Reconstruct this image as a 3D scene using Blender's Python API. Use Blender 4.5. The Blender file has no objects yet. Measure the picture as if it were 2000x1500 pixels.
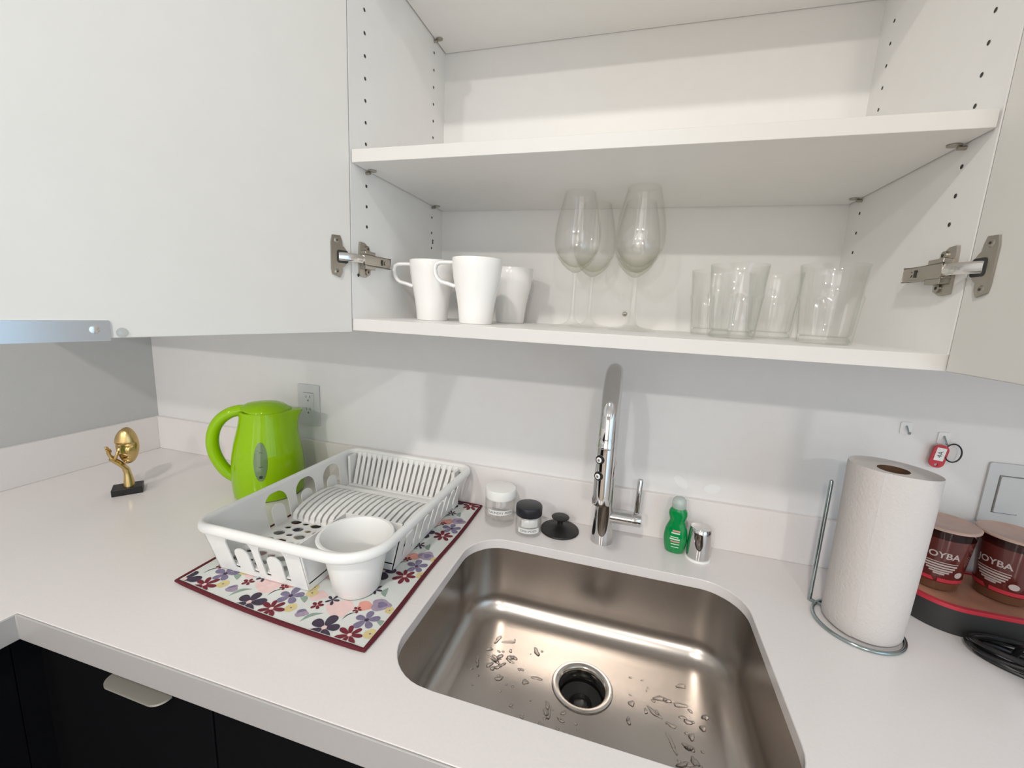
import bpy, bmesh, math, random
from mathutils import Vector, Matrix
from mathutils.geometry import tessellate_polygon
random.seed(7)
PI = math.pi
COL = bpy.context.scene.collection
ZC = 0.914                      # height of the worktop above the floor (everything below is built from the worktop up)

# ------------------------------------------------------------------ helpers
class MB:
    """collects shapes for one mesh"""
    def __init__(s): s.v = []; s.f = []; s.m = []; s.s = []
    def add(s, vs, fs, m=0, smooth=False):
        b = len(s.v); s.v += [tuple(v) for v in vs]
        for f in fs:
            s.f.append([b+i for i in f]); s.m.append(m); s.s.append(smooth)
        return s
    def box(s, x0, x1, y0, y1, z0, z1, m=0):
        v = [(x0,y0,z0),(x1,y0,z0),(x1,y1,z0),(x0,y1,z0),(x0,y0,z1),(x1,y0,z1),(x1,y1,z1),(x0,y1,z1)]
        return s.add(v, [(0,3,2,1),(4,5,6,7),(0,1,5,4),(1,2,6,5),(2,3,7,6),(3,0,4,7)], m)
    def obox(s, o, ax, ay, az, m=0):
        """oriented box spanned by three edge vectors from corner o"""
        o, ax, ay, az = map(Vector, (o, ax, ay, az))
        v = [o, o+ax, o+ax+ay, o+ay, o+az, o+ax+az, o+ax+ay+az, o+ay+az]
        return s.add(v, [(0,3,2,1),(4,5,6,7),(0,1,5,4),(1,2,6,5),(2,3,7,6),(3,0,4,7)], m)
    def lathe(s, prof, seg=48, c=(0,0,0), m=0, sx=1, sy=1, smooth=True, closed=False):
        n = len(prof); vs = []; fs = []
        for (r, z) in prof:
            for k in range(seg):
                a = 2*PI*k/seg
                vs.append((c[0]+r*sx*math.cos(a), c[1]+r*sy*math.sin(a), c[2]+z))
        rng = n if closed else n-1
        for i in range(rng):
            j = (i+1) % n
            for k in range(seg):
                k2 = (k+1) % seg
                fs.append((i*seg+k, i*seg+k2, j*seg+k2, j*seg+k))
        return s.add(vs, fs, m, smooth)
    def tube(s, pts, r, seg=12, m=0, closed=False, caps=True, smooth=True, flat=None):
        pts = [Vector(p) for p in pts]; n = len(pts)
        rs = r if isinstance(r, (list, tuple)) else [r]*n
        def tan(i):
            a = pts[(i-1) % n] if (closed or i > 0) else pts[i]
            b = pts[(i+1) % n] if (closed or i < n-1) else pts[i]
            t = b-a
            return t.normalized() if t.length > 1e-9 else Vector((0,0,1))
        t0 = tan(0)
        up = Vector((0,0,1)) if abs(t0.z) < .9 else Vector((1,0,0))
        nrm = (up - t0*up.dot(t0)).normalized()
        vs = []; fs = []
        for i in range(n):
            t = tan(i)
            nrm = (nrm - t*nrm.dot(t)).normalized(); bi = t.cross(nrm)
            rr = rs[i]
            ra, rb = (rr if isinstance(rr, (list, tuple)) else (rr, rr))
            for k in range(seg):
                a = 2*PI*k/seg
                vs.append(pts[i] + nrm*(ra*math.cos(a)) + bi*(rb*math.sin(a)))
        for i in range(n if closed else n-1):
            j = (i+1) % n
            for k in range(seg):
                k2 = (k+1) % seg
                fs.append((i*seg+k, i*seg+k2, j*seg+k2, j*seg+k))
        s.add(vs, fs, m, smooth)
        if caps and not closed:
            s.add(vs[:seg], [tuple(reversed(range(seg)))], m)
            s.add(vs[-seg:], [tuple(range(seg))], m)
        return s
    def plate(s, outer, holes, t, fn, m=0, side_smooth=False):
        """flat outline with holes, thickness t; fn(u, v, w) places it"""
        loops = [outer]+list(holes)
        tri = tessellate_polygon([[Vector((u, v, 0)) for u, v in L] for L in loops])
        flat = [p for L in loops for p in L]; N = len(flat)
        vs = [fn(u, v, 0) for u, v in flat]+[fn(u, v, t) for u, v in flat]
        fs = [tuple(q) for q in tri]+[tuple(N+i for i in reversed(q)) for q in tri]
        s.add(vs, fs, m)
        b = 0
        for L in loops:
            k = len(L)
            s.add([vs[b+i] for i in range(k)]+[vs[N+b+i] for i in range(k)],
                  [(i, (i+1) % k, k+(i+1) % k, k+i) for i in range(k)], m, side_smooth)
            b += k
        return s
    def disc(s, c, r, nrm, seg=14, m=0, ry=None):
        nrm = Vector(nrm).normalized(); up = Vector((0,0,1)) if abs(nrm.z) < .9 else Vector((1,0,0))
        a = up.cross(nrm).normalized(); b = nrm.cross(a); c = Vector(c); ry = ry or r
        return s.add([c+a*r*math.cos(2*PI*k/seg)+b*ry*math.sin(2*PI*k/seg) for k in range(seg)], [tuple(range(seg))], m)
    def ball(s, c, rx, ry, rz, m=0, su=20, sv=12):
        prof = [(math.sin(PI*i/sv), -math.cos(PI*i/sv)) for i in range(sv+1)]
        vs = []; fs = []
        for (r, z) in prof:
            for k in range(su):
                a = 2*PI*k/su
                vs.append((c[0]+rx*r*math.cos(a), c[1]+ry*r*math.sin(a), c[2]+rz*z))
        for i in range(sv):
            for k in range(su):
                fs.append((i*su+k, i*su+(k+1) % su, (i+1)*su+(k+1) % su, (i+1)*su+k))
        return s.add(vs, fs, m, True)
    def build(s, name, mats, parent=None, loc=None, rotz=0, bevel=0, segs=2, subsurf=0, weld=True, recalc=True):
        me = bpy.data.meshes.new(name)
        me.from_pydata(s.v, [], s.f)
        for i, p in enumerate(me.polygons):
            p.material_index = s.m[i]; p.use_smooth = s.s[i]
        bm = bmesh.new(); bm.from_mesh(me)
        if weld: bmesh.ops.remove_doubles(bm, verts=bm.verts, dist=1e-6)
        if recalc: bmesh.ops.recalc_face_normals(bm, faces=bm.faces)
        bm.to_mesh(me); bm.free()
        if any(s.s):
            try: me.set_sharp_from_angle(angle=.72)
            except Exception: pass
        for mt in (mats if isinstance(mats, (list, tuple)) else [mats]): me.materials.append(mt)
        o = bpy.data.objects.new(name, me); COL.objects.link(o)
        if parent: o.parent = parent
        if loc: o.location = loc
        if rotz: o.rotation_euler = (0, 0, rotz)
        if bevel:
            b = o.modifiers.new('bevel', 'BEVEL'); b.width = bevel; b.segments = segs; b.limit_method = 'ANGLE'; b.angle_limit = .7
            b.harden_normals = False
            for p in me.polygons: p.use_smooth = True
            try:
                me.set_sharp_from_angle(angle=.6)
            except Exception: pass
        if subsurf:
            q = o.modifiers.new('subsurf', 'SUBSURF'); q.levels = subsurf; q.render_levels = subsurf
        return o

def thing(name, label, cat, loc=(0,0,0), rotz=0, group=None):
    o = bpy.data.objects.new(name, None); COL.objects.link(o)
    o.empty_display_size = .05
    o.location = loc; o.rotation_euler = (0, 0, rotz)
    return tag(o, label, cat, group)
def tag(o, label=None, cat=None, group=None, kind=None):
    if label: o['label'] = label
    if cat: o['category'] = cat
    if group: o['group'] = group
    if kind: o['kind'] = kind
    return o
def struct(o): o['kind'] = 'structure'; return o
def dup(root, loc, rotz, label, group=None):
    r = root.copy(); COL.objects.link(r); r.location = loc; r.rotation_euler = (0, 0, rotz); r['label'] = label
    if group: r['group'] = group
    for ch in list(root.children):
        c = ch.copy(); COL.objects.link(c); c.parent = r
        for g in list(ch.children):
            d = g.copy(); COL.objects.link(d); d.parent = c
    return r
def rrect(x0, x1, y0, y1, r, n=8):
    rs = r if isinstance(r, (list, tuple)) else [r]*4      # order: (x1,y1) (x0,y1) (x0,y0) (x1,y0)
    out = []
    for (cx, cy, a0, rr) in ((x1-rs[0], y1-rs[0], 0, rs[0]), (x0+rs[1], y1-rs[1], PI/2, rs[1]), (x0+rs[2], y0+rs[2], PI, rs[2]), (x1-rs[3], y0+rs[3], 1.5*PI, rs[3])):
        for k in range(n+1):
            a = a0+PI/2*k/n; out.append((cx+rr*math.cos(a), cy+rr*math.sin(a)))
    return out
def circ(cx, cy, r, n=16, ry=None): return [(cx+r*math.cos(2*PI*k/n), cy+(ry or r)*math.sin(2*PI*k/n)) for k in range(n)]
def text_polys(txt, size, bold=0):
    """lettering as flat triangles in (u, v), centred"""
    cu = bpy.data.curves.new('lettering', 'FONT'); cu.body = txt; cu.size = size
    cu.align_x = 'CENTER'; cu.align_y = 'CENTER'; cu.offset = bold; cu.resolution_u = 3
    ob = bpy.data.objects.new('lettering', cu); COL.objects.link(ob)
    bpy.context.view_layer.update()
    me = bpy.data.meshes.new_from_object(ob.evaluated_get(bpy.context.evaluated_depsgraph_get()))
    vs = [tuple(v.co)[:2] for v in me.vertices]; fs = [tuple(p.vertices) for p in me.polygons]
    bpy.data.objects.remove(ob); bpy.data.curves.remove(cu); bpy.data.meshes.remove(me)
    return vs, fs
def add_text(mb, txt, size, fn, m=0, bold=0):
    vs, fs = text_polys(txt, size, bold)
    mb.add([fn(u, v) for u, v in vs], fs, m)

# ------------------------------------------------------------------ materials
def mat(name, col, rough=.5, metal=0, spec=.5, bump=0, bscale=200, var=0, vscale=30, trans=0, coat=0, ior=1.45, sss=0, stretch=None):
    m = bpy.data.materials.new(name); m.use_nodes = True
    nt = m.node_tree; b = nt.nodes['Principled BSDF']
    b.inputs['Base Color'].default_value = (*col, 1); b.inputs['Roughness'].default_value = rough
    b.inputs['Metallic'].default_value = metal; b.inputs['Specular IOR Level'].default_value = spec
    b.inputs['Transmission Weight'].default_value = trans; b.inputs['IOR'].default_value = ior
    b.inputs['Coat Weight'].default_value = coat; b.inputs['Coat Roughness'].default_value = .05
    if sss:
        b.inputs['Subsurface Weight'].default_value = sss; b.inputs['Subsurface Radius'].default_value = (.02,.02,.02); b.inputs['Subsurface Scale'].default_value = .3
    tc = nt.nodes.new('ShaderNodeTexCoord'); mp = nt.nodes.new('ShaderNodeMapping')
    nt.links.new(tc.outputs['Object'], mp.inputs['Vector'])
    if stretch: mp.inputs['Scale'].default_value = stretch
    n = nt.nodes.new('ShaderNodeTexNoise'); n.inputs['Scale'].default_value = vscale; n.inputs['Detail'].default_value = 3
    nt.links.new(mp.outputs['Vector'], n.inputs['Vector'])
    mx = nt.nodes.new('ShaderNodeMix'); mx.data_type = 'RGBA'
    v = var if var else .02
    mx.inputs['A'].default_value = (*[c*(1-v) for c in col], 1); mx.inputs['B'].default_value = (*[min(1, c*(1+v)) for c in col], 1)
    nt.links.new(n.outputs['Fac'], mx.inputs['Factor']); nt.links.new(mx.outputs['Result'], b.inputs['Base Color'])
    if bump:
        n2 = nt.nodes.new('ShaderNodeTexNoise'); n2.inputs['Scale'].default_value = bscale; n2.inputs['Detail'].default_value = 4
        nt.links.new(mp.outputs['Vector'], n2.inputs['Vector'])
        bp = nt.nodes.new('ShaderNodeBump'); bp.inputs['Strength'].default_value = bump; bp.inputs['Distance'].default_value = .002
        nt.links.new(n2.outputs['Fac'], bp.inputs['Height']); nt.links.new(bp.outputs['Normal'], b.inputs['Normal'])
    return m
def thin_glass(name, tint=(.996,.996,.994), edge=(.91,.91,.895), refl=1.0, power=2.2):
    """thin clear wall: straight-through transmission that darkens at grazing angles, plus a Fresnel reflection"""
    m = bpy.data.materials.new(name); m.use_nodes = True; nt = m.node_tree; nt.nodes.clear()
    out = nt.nodes.new('ShaderNodeOutputMaterial'); mix = nt.nodes.new('ShaderNodeMixShader')
    tr = nt.nodes.new('ShaderNodeBsdfTransparent'); gl = nt.nodes.new('ShaderNodeBsdfGlossy'); gl.inputs['Roughness'].default_value = .02
    gl.inputs['Color'].default_value = (refl, refl, refl, 1)
    lw = nt.nodes.new('ShaderNodeLayerWeight'); lw.inputs['Blend'].default_value = .5
    pw = nt.nodes.new('ShaderNodeMath'); pw.operation = 'POWER'; pw.inputs[1].default_value = power
    nt.links.new(lw.outputs['Facing'], pw.inputs[0])
    cm = nt.nodes.new('ShaderNodeMix'); cm.data_type = 'RGBA'; cm.inputs['A'].default_value = (*tint, 1); cm.inputs['B'].default_value = (*edge, 1)
    nt.links.new(pw.outputs[0], cm.inputs['Factor']); nt.links.new(cm.outputs['Result'], tr.inputs['Color'])
    p5 = nt.nodes.new('ShaderNodeMath'); p5.operation = 'POWER'; p5.inputs[1].default_value = 5
    nt.links.new(lw.outputs['Facing'], p5.inputs[0])
    fr = nt.nodes.new('ShaderNodeMath'); fr.operation = 'MULTIPLY_ADD'; fr.inputs[1].default_value = .55; fr.inputs[2].default_value = .05
    nt.links.new(p5.outputs[0], fr.inputs[0])
    nt.links.new(fr.outputs[0], mix.inputs[0]); nt.links.new(tr.outputs[0], mix.inputs[1]); nt.links.new(gl.outputs[0], mix.inputs[2])
    nt.links.new(mix.outputs[0], out.inputs[0])
    return m

M = {}
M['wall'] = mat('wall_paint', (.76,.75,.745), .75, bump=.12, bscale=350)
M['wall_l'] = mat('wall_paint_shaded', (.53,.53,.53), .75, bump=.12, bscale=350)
M['wall_white'] = mat('room_paint', (.78,.78,.77), .8)
M['ceiling'] = mat('ceiling_paint', (.82,.82,.81), .85)
M['wood'] = mat('floor_wood', (.34,.27,.21), .35, var=.4, vscale=6, stretch=(1,8,1))
M['patch'] = mat('wall_filler', (.80,.80,.80), .7)
M['cab'] = mat('white_melamine', (.90,.89,.87), .38, spec=.35, bump=.02, bscale=500)
M['cabedge'] = mat('white_edge_band', (.67,.66,.635), .4)
M['cabback'] = mat('white_back_board', (.83,.82,.80), .45)
M['cabdoor'] = mat('white_door_board', (.78,.765,.73), .4, spec=.3)
M['hole'] = mat('peg_hole_dark', (.05,.05,.045), .8)
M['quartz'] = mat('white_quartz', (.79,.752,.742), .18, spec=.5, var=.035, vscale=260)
M['quartz_shaded'] = mat('white_quartz_shaded', (.42,.405,.395), .3, spec=.4, var=.03, vscale=260)  # same quartz as the slab, with the apron's shade baked into the colour
M['black'] = mat('black_lacquer', (.004,.004,.005), .7, spec=.08, bump=.05, bscale=900)
M['steel'] = mat('brushed_steel', (.49,.447,.41), .27, metal=1, var=.06, vscale=50, bump=.03, bscale=300, stretch=(1,14,14))
M['flange'] = mat('polished_steel', (.62,.58,.54), .14, metal=1)
M['dark'] = mat('dark_rubber', (.012,.012,.012), .35)
M['chrome'] = mat('chrome', (.66,.655,.65), .045, metal=1)
M['nickel'] = mat('hinge_nickel', (.43,.40,.35), .3, metal=1)
M['nickel_bright'] = mat('hinge_steel_bright', (.75,.73,.71), .18, metal=1)
M['pull'] = mat('brushed_pull', (.62,.63,.65), .22, metal=1)
M['tab'] = mat('satin_nickel_tab', (.60,.57,.50), .42, metal=.6)
M['rack'] = mat('white_rack_plastic', (.84,.84,.82), .32, spec=.45)
M['mug'] = mat('white_stoneware', (.86,.85,.83), .18, spec=.5)
M['green'] = mat('lime_plastic', (.27,.50,.0), .05, spec=.4)
M['greenlid'] = mat('lime_plastic_lid', (.25,.47,.0), .07, spec=.4)
M['window'] = mat('smoky_green_window', (.12,.20,.085), .12, coat=.5)
M['mark'] = mat('dark_print', (.02,.03,.02), .5)
M['gold'] = mat('antique_gold', (.62,.45,.20), .3, metal=1, var=.12, vscale=60)
M['plinth'] = mat('black_resin', (.012,.011,.010), .4, bump=.1, bscale=120)
M['glass'] = thin_glass('clear_glass')
M['glass_thick'] = thin_glass('thick_glass', tint=(.985,.985,.975), edge=(.76,.76,.69), power=1.5)
M['tumbler'] = thin_glass('clear_tumbler_glass', tint=(.995,.996,.994), edge=(.85,.865,.85))
M['jar'] = thin_glass('clear_jar_glass', edge=(.84,.85,.83))
M['plastic'] = thin_glass('clear_plastic', tint=(.88,.88,.87), edge=(.62,.62,.62), refl=.6)
M['clear'] = thin_glass('clear_bumper', tint=(.93,.94,.94), edge=(.6,.62,.62))
M['water'] = mat('water', (1,1,1), 0, trans=1, ior=1.33)
M['soap'] = mat('green_soap', (.0,.36,.085), .1, trans=.35, coat=.5)
M['soaplid'] = mat('pale_cap', (.60,.68,.64), .25, trans=.35)
M['lbl_white'] = mat('white_label', (.82,.82,.80), .5)
M['lbl_text'] = mat('label_ink', (.07,.07,.08), .6)
M['lbl_pale'] = mat('pale_label', (.55,.75,.60), .5)
M['lbl_pink'] = mat('pink_label', (.62,.30,.27), .5)
M['whitelid'] = mat('white_lid', (.86,.86,.83), .4)
M['blacklid'] = mat('black_lid', (.015,.015,.02), .35)
M['rubber'] = mat('black_silicone', (.014,.013,.012), .45)
M['paper'] = mat('paper_towel', (.60,.565,.545), .95, spec=.1, bump=.5, bscale=240, sss=0)
M['core'] = mat('cardboard_core', (.10,.055,.03), .9)
M['wire'] = mat('chromed_wire', (.38,.45,.45), .16, metal=1)
M['red'] = mat('red_card', (.50,.035,.055), .35)
M['card'] = mat('printed_card', (.42,.20,.13), .5, var=.6, vscale=14)
M['redtag'] = mat('red_plastic', (.50,.02,.03), .3)
M['tea'] = mat('red_tea', (.10,.018,.014), .12, coat=.4, var=.3, vscale=40)
M['tea_top'] = mat('foil_lid', (.52,.36,.30), .35, var=.15, vscale=60)
M['cup_clear'] = mat('cup_bottom_tea', (.12,.05,.025), .08, coat=.6)
M['print'] = mat('pale_print', (.50,.42,.40), .5)
M['trayb'] = mat('charcoal_tray', (.035,.035,.035), .55)
M['cord'] = mat('black_cord', (.010,.010,.011), .3)
M['platew'] = mat('white_wall_plate', (.60,.605,.61), .4)
M['slot'] = mat('outlet_slot', (.16,.16,.15), .7)
# drying mat colours
M['m_base'] = mat('mat_cloth', (.70,.72,.69), .9, bump=.35, bscale=700)
M['m_hem'] = mat('mat_hem', (.105,.010,.018), .85, bump=.3, bscale=600)
M['m_plum'] = mat('mat_plum', (.055,.04,.068), .9, var=.35, vscale=140)
M['m_maroon'] = mat('mat_maroon', (.17,.018,.032), .9, var=.3, vscale=140)
M['m_slate'] = mat('mat_slate', (.20,.17,.27), .9, var=.3, vscale=140)
M['m_lav'] = mat('mat_lavender', (.36,.29,.38), .9, var=.3, vscale=140)
M['m_pink'] = mat('mat_pink', (.78,.57,.55), .9, var=.12, vscale=90)
M['m_coral'] = mat('mat_coral', (.74,.34,.28), .9, var=.12, vscale=90)
M['m_yel'] = mat('mat_yellow', (.66,.55,.26), .9, var=.12, vscale=90)
M['m_leaf'] = mat('mat_leaf', (.27,.36,.30), .9, var=.25, vscale=120)
M['m_stem'] = mat('mat_stem', (.05,.07,.055), .9)
def emit(name, col, st):
    m = bpy.data.materials.new(name); m.use_nodes = True; nt = m.node_tree
    b = nt.nodes['Principled BSDF']; b.inputs['Base Color'].default_value = (*col, 1)
    b.inputs['Emission Color'].default_value = (*col, 1); b.inputs['Emission Strength'].default_value = st
    return m
M['daylight'] = emit('daylight_pane', (.58,.80,1.0), .8)

# ------------------------------------------------------------------ room
XL, XR, YF, ZT = -.966, 1.85, -4.3, 1.60
FL = -ZC
wb = MB().box(XL-.1, XR+.1, 0, .1, FL, ZT)
# two dried filler patches left on the paint
def blob(cx, cz, a, b, rot, n=20):
    return [(cx+math.cos(rot)*a*math.cos(t)-math.sin(rot)*b*math.sin(t), -.0006, cz+math.sin(rot)*a*math.cos(t)+math.cos(rot)*b*math.sin(t)) for t in [2*PI*k/n for k in range(n)]]
wb.add(blob(.5731,.132,.0185,.0095,-.75), [tuple(range(20))], 1)
wb.add(blob(.636,.1275,.0165,.0105,.2), [tuple(range(20))], 1)
struct(wb.build('wall_back', [M['wall'], M['patch']]))
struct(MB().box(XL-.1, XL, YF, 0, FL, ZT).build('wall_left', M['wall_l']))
WY0, WY1, WZ0, WZ1 = -2.75, -.80, FL+.05, 1.30       # balcony glazing in the right wall
rwl = MB().box(XR, XR+.1, YF, WY0, FL, ZT).box(XR, XR+.1, WY1, 0, FL, ZT).box(XR, XR+.1, WY0, WY1, FL, WZ0).box(XR, XR+.1, WY0, WY1, WZ1, ZT)
struct(rwl.build('wall_right', M['wall_white']))
wm = (WY0+WY1)/2
wf = MB()
for y0, y1, z0, z1 in ((WY0,WY0+.06,WZ0,WZ1),(WY1-.06,WY1,WZ0,WZ1),(WY0+.06,WY1-.06,WZ0,WZ0+.06),(WY0+.06,WY1-.06,WZ1-.06,WZ1),(wm-.03,wm+.03,WZ0+.06,WZ1-.06)): wf.box(XR-.02, XR+.06, y0, y1, z0, z1)
wfo = struct(wf.build('window_1', M['wall_white']))
for y0, y1 in ((WY0+.06, wm-.03), (wm+.03, WY1-.06)):
    MB().box(XR+.03, XR+.04, y0, y1, WZ0+.06, WZ1-.06).build('window_pane', M['daylight'], wfo)
struct(MB().box(XL-.1, XR+.1, YF-.1, YF, FL, ZT).build('wall_front', M['wall_white']))
struct(MB().box(XL, XR, YF, 0, FL-.1, FL).build('floor', M['wood']))
struct(MB().box(XL-.1, XR+.1, YF-.1, .1, ZT, ZT+.1).build('ceiling', M['ceiling']))
dr = struct(MB().box(-.62,.28,YF,YF+.04,FL,1.15).build('added_dark_door', M['black'], bevel=.004))  # unseen door added as a dark shape for the chrome to reflect
MB().tube([(.2,YF+.04,.1),(.2,YF+.09,.1),(.09,YF+.09,.1)], .01).build('added_door_handle', M['nickel'], dr)

# ------------------------------------------------------------------ worktop with backsplash
CX, CY, TH = -.4, -.589, .042
SX0, SX1, SY0, SY1, SR = .160, .679, -.514, -.140, .075
hole = rrect(SX0, SX1, SY0, SY1, SR, 10)
wt = thing('worktop', 'white quartz L-shaped worktop with sink cutout and low backsplash', 'worktop', (0,0,0))
outer = [(XL, 0), (XL, -2.2), (CX-.002, -2.2), (CX, -.596), (.264, CY), (1.84, -.584), (1.84, 0)]
MB().plate(outer, [hole], -.02, lambda u, v, w: (u, v, w)).build('slab', M['quartz'], wt, bevel=.0012)
mb = MB()
# mitred front apron, 42 mm deep in all
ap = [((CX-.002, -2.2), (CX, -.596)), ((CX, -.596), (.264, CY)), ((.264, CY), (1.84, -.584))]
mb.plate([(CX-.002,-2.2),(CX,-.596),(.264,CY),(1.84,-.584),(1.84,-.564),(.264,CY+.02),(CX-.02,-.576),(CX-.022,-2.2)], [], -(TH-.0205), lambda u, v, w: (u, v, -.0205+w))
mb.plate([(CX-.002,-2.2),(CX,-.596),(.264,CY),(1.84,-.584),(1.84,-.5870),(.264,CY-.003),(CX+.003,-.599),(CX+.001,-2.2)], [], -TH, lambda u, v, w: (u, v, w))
mb.build('front_apron', M['quartz_shaded'], wt, bevel=.0012)
MB().box(XL, 1.84, -.012, 0, 0, .1017).build('backsplash', M['quartz'], wt, bevel=.001)
MB().box(XL, XL+.012, -2.2, -.012, 0, .1017).build('backsplash', M['quartz'], wt, bevel=.001)

# ------------------------------------------------------------------ base cabinets
def base_run(name, label, carc, doors, tabs, filler=None):
    t = thing(name, label, 'cabinet', (carc[0], carc[2], FL))
    o = Vector((carc[0], carc[2], FL))
    def L(b): return (b[0]-o.x, b[1]-o.x, b[2]-o.y, b[3]-o.y, b[4]-o.z, b[5]-o.z)
    x0, x1, y0, y1, z0, z1 = carc
    cs = MB()
    for b_ in ((x0,x0+.018,y0,y1,z0,z1),(x1-.018,x1,y0,y1,z0,z1),(x0,x1,y1-.01,y1,z0,z1),(x0,x1,y0,y1,z0,z0+.018)): cs.box(*L(b_))
    cs.build('carcass', M['black'], t)
    MB().box(*L((x0+.01,x1-.05,y0+.05,y1-.02,FL+.001,z0))).build('toe_kick', M['black'], t)
    if filler: MB().box(*L(filler)).build('corner_filler', M['black'], t)
    for i, d in enumerate(doors):
        dd = MB().box(*L(d)).build('door', M['black'], t, bevel=.0015)
        if i in tabs: tabs[i](dd, o)
    return t
def tab_front(dd, o):
    # rounded satin tab screwed to the door's top edge, lip standing out past the worktop
    poly = [(-.246,-.030),(-.246,.0)]
    out = [(-.245, 0.0)]
    for k in range(9): a = PI+PI/2*k/8; out.append((-.245+.018+.018*math.cos(a), -.020+.018+.018*math.sin(a)))
    for k in range(9): a = 1.5*PI+PI/2*k/8; out.append((-.128-.018+.018*math.cos(a), -.020+.018+.018*math.sin(a)))
    out.append((-.128, 0.0))
    MB().plate(out, [], .003, lambda u, v, w: (u-o.x, -.574+v-o.y, -.078+w-o.z)).box(-.225-o.x,-.160-o.x,-.5735-o.y,-.5712-o.y,-.095-o.z,-.075-o.z).build('tab_handle', M['tab'], dd)
base_run('base_cabinet', 'black base cabinet run under the sink with a satin tab handle', (CX-.02, 1.84, -.548, -.02, FL+.1, -.19),
         [(CX-.02,-.062,-.570,-.548,FL+.1,-.048), (-.058,.44,-.570,-.548,FL+.1,-.048), (.444,.94,-.570,-.548,FL+.1,-.048), (.944,1.84,-.570,-.548,FL+.1,-.048)], {0: tab_front})
base_run('base_cabinet', 'black base cabinet run along the left wall', (XL+.01, CX-.044, -2.2, -.60, FL+.1, -.045),
         [(CX-.044,CX-.022,-2.2,-1.3,FL+.1,-.048), (CX-.044,CX-.022,-1.296,-.60,FL+.1,-.048)], {}, (CX-.06,CX-.0205,-.5995,-.5485,FL+.1,-.046))

# ------------------------------------------------------------------ sink
SB = -.165
sk = thing('undermount_sink', 'brushed steel undermount sink bowl wet with droplets', 'sink', (.4166, -.3, SB))
def L3(mbx, o):
    mbx.v = [(x-o[0], y-o[1], z-o[2]) for x, y, z in mbx.v]; return mbx
rings = []
def ring(off, z, r): rings.append([(x, y, z) for x, y in rrect(SX0+off, SX1-off, SY0+off, SY1-off, r, 10)])
ring(-.022, -.0205, SR+.02); ring(-.003, -.0205, SR); ring(-.003, -.024, SR)
for z in (-.05,-.08,-.11): ring(-.003+(.02+z)*-.03, z, SR)
R0 = .042
for k in range(0, 9):
    a = PI/2*k/8
    ring(.0+R0*(1-math.cos(a)), SB+R0-R0*math.sin(a), max(.03, SR-.035*(1-math.cos(a))))
DC, DR = (.4166, -.2775), .0535
sb = MB(); n = len(rings[0])
for i in range(len(rings)-1):
    sb.add(rings[i]+rings[i+1], [(k, (k+1) % n, n+(k+1) % n, n+k) for k in range(n)], 0, True)
inner = [(x, y) for x, y, z in rings[-1]]
tri = tessellate_polygon([[Vector((x, y, 0)) for x, y in inner], [Vector((x, y, 0)) for x, y in circ(DC[0], DC[1], DR-.006, 40)]])
allp = inner+circ(DC[0], DC[1], DR-.006, 40)
sb.add([(x, y, SB) for x, y in allp], [tuple(t) for t in tri], 0, True)
so = (.4166, -.3, SB)
L3(sb, so).build('bowl', M['steel'], sk)
dz = SB
L3(MB().lathe([(DR,.0003),(DR-.001,.0022),(DR-.006,.003),(DR-.011,.0012),(.040,-.001),(.0385,-.006),(.038,-.03)], 56, (DC[0], DC[1], dz)), so).build('drain_flange', M['flange'], sk)
L3(MB().lathe([(.038,-.022),(.0365,-.05),(0,-.052)], 48, (DC[0], DC[1], dz)).lathe([(.036,-.026),(.020,-.034),(.016,-.030),(.012,-.036),(0,-.034)], 40, (DC[0], DC[1], dz)), so).build('drain_basket', M['dark'], sk)
# raised rings in the drain throat
L3(MB().lathe([(.0372,-.03),(.035,-.0315),(.035,-.0335),(.0372,-.035)], 48, (DC[0], DC[1], dz)), so).build('drain_ring', M['flange'], sk)
L3(MB().disc((.415,-.1365,-.078), .011, (0,-1,.03), 20, 0, .004), so).build('maker_stamp', M['nickel'], sk)

# water left in the bowl
wd = MB(); rnd = random.Random(11)
def drop(x, y, s, el, rot, wob=.0):
    n = 22; seg = []
    for lev, (fr_, h) in enumerate(((1.0, .00005), (.86, .55), (.55, .9), (.0, 1.0))):
        rr = []
        for k in range(n):
            a = 2*PI*k/n
            w = 1+wob*math.sin(2*a+x*900)+wob*.7*math.sin(3*a+y*1300)+wob*.4*math.sin(5*a)
            u, v = s*el*fr_*w*math.cos(a), s*fr_*w*math.sin(a)
            rr.append((x+u*math.cos(rot)-v*math.sin(rot), y+u*math.sin(rot)+v*math.cos(rot), SB+.0002+h*min(.0022, s*.42)))
        seg.append(rr)
    vs = sum(seg, []); fs = []
    for i in range(3):
        for k in range(n): fs.append((i*n+k, i*n+(k+1) % n, (i+1)*n+(k+1) % n, (i+1)*n+k))
    wd.add(vs, fs, 0, True)
zones = [(.25,-.30,.035,.055,22), (.29,-.24,.05,.03,14), (.36,-.34,.05,.05,20), (.42,-.37,.06,.03,16), (.52,-.26,.07,.05,20), (.585,-.32,.035,.06,24), (.56,-.41,.05,.04,18), (.30,-.40,.05,.04,14), (.46,-.43,.09,.03,16)]
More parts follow.
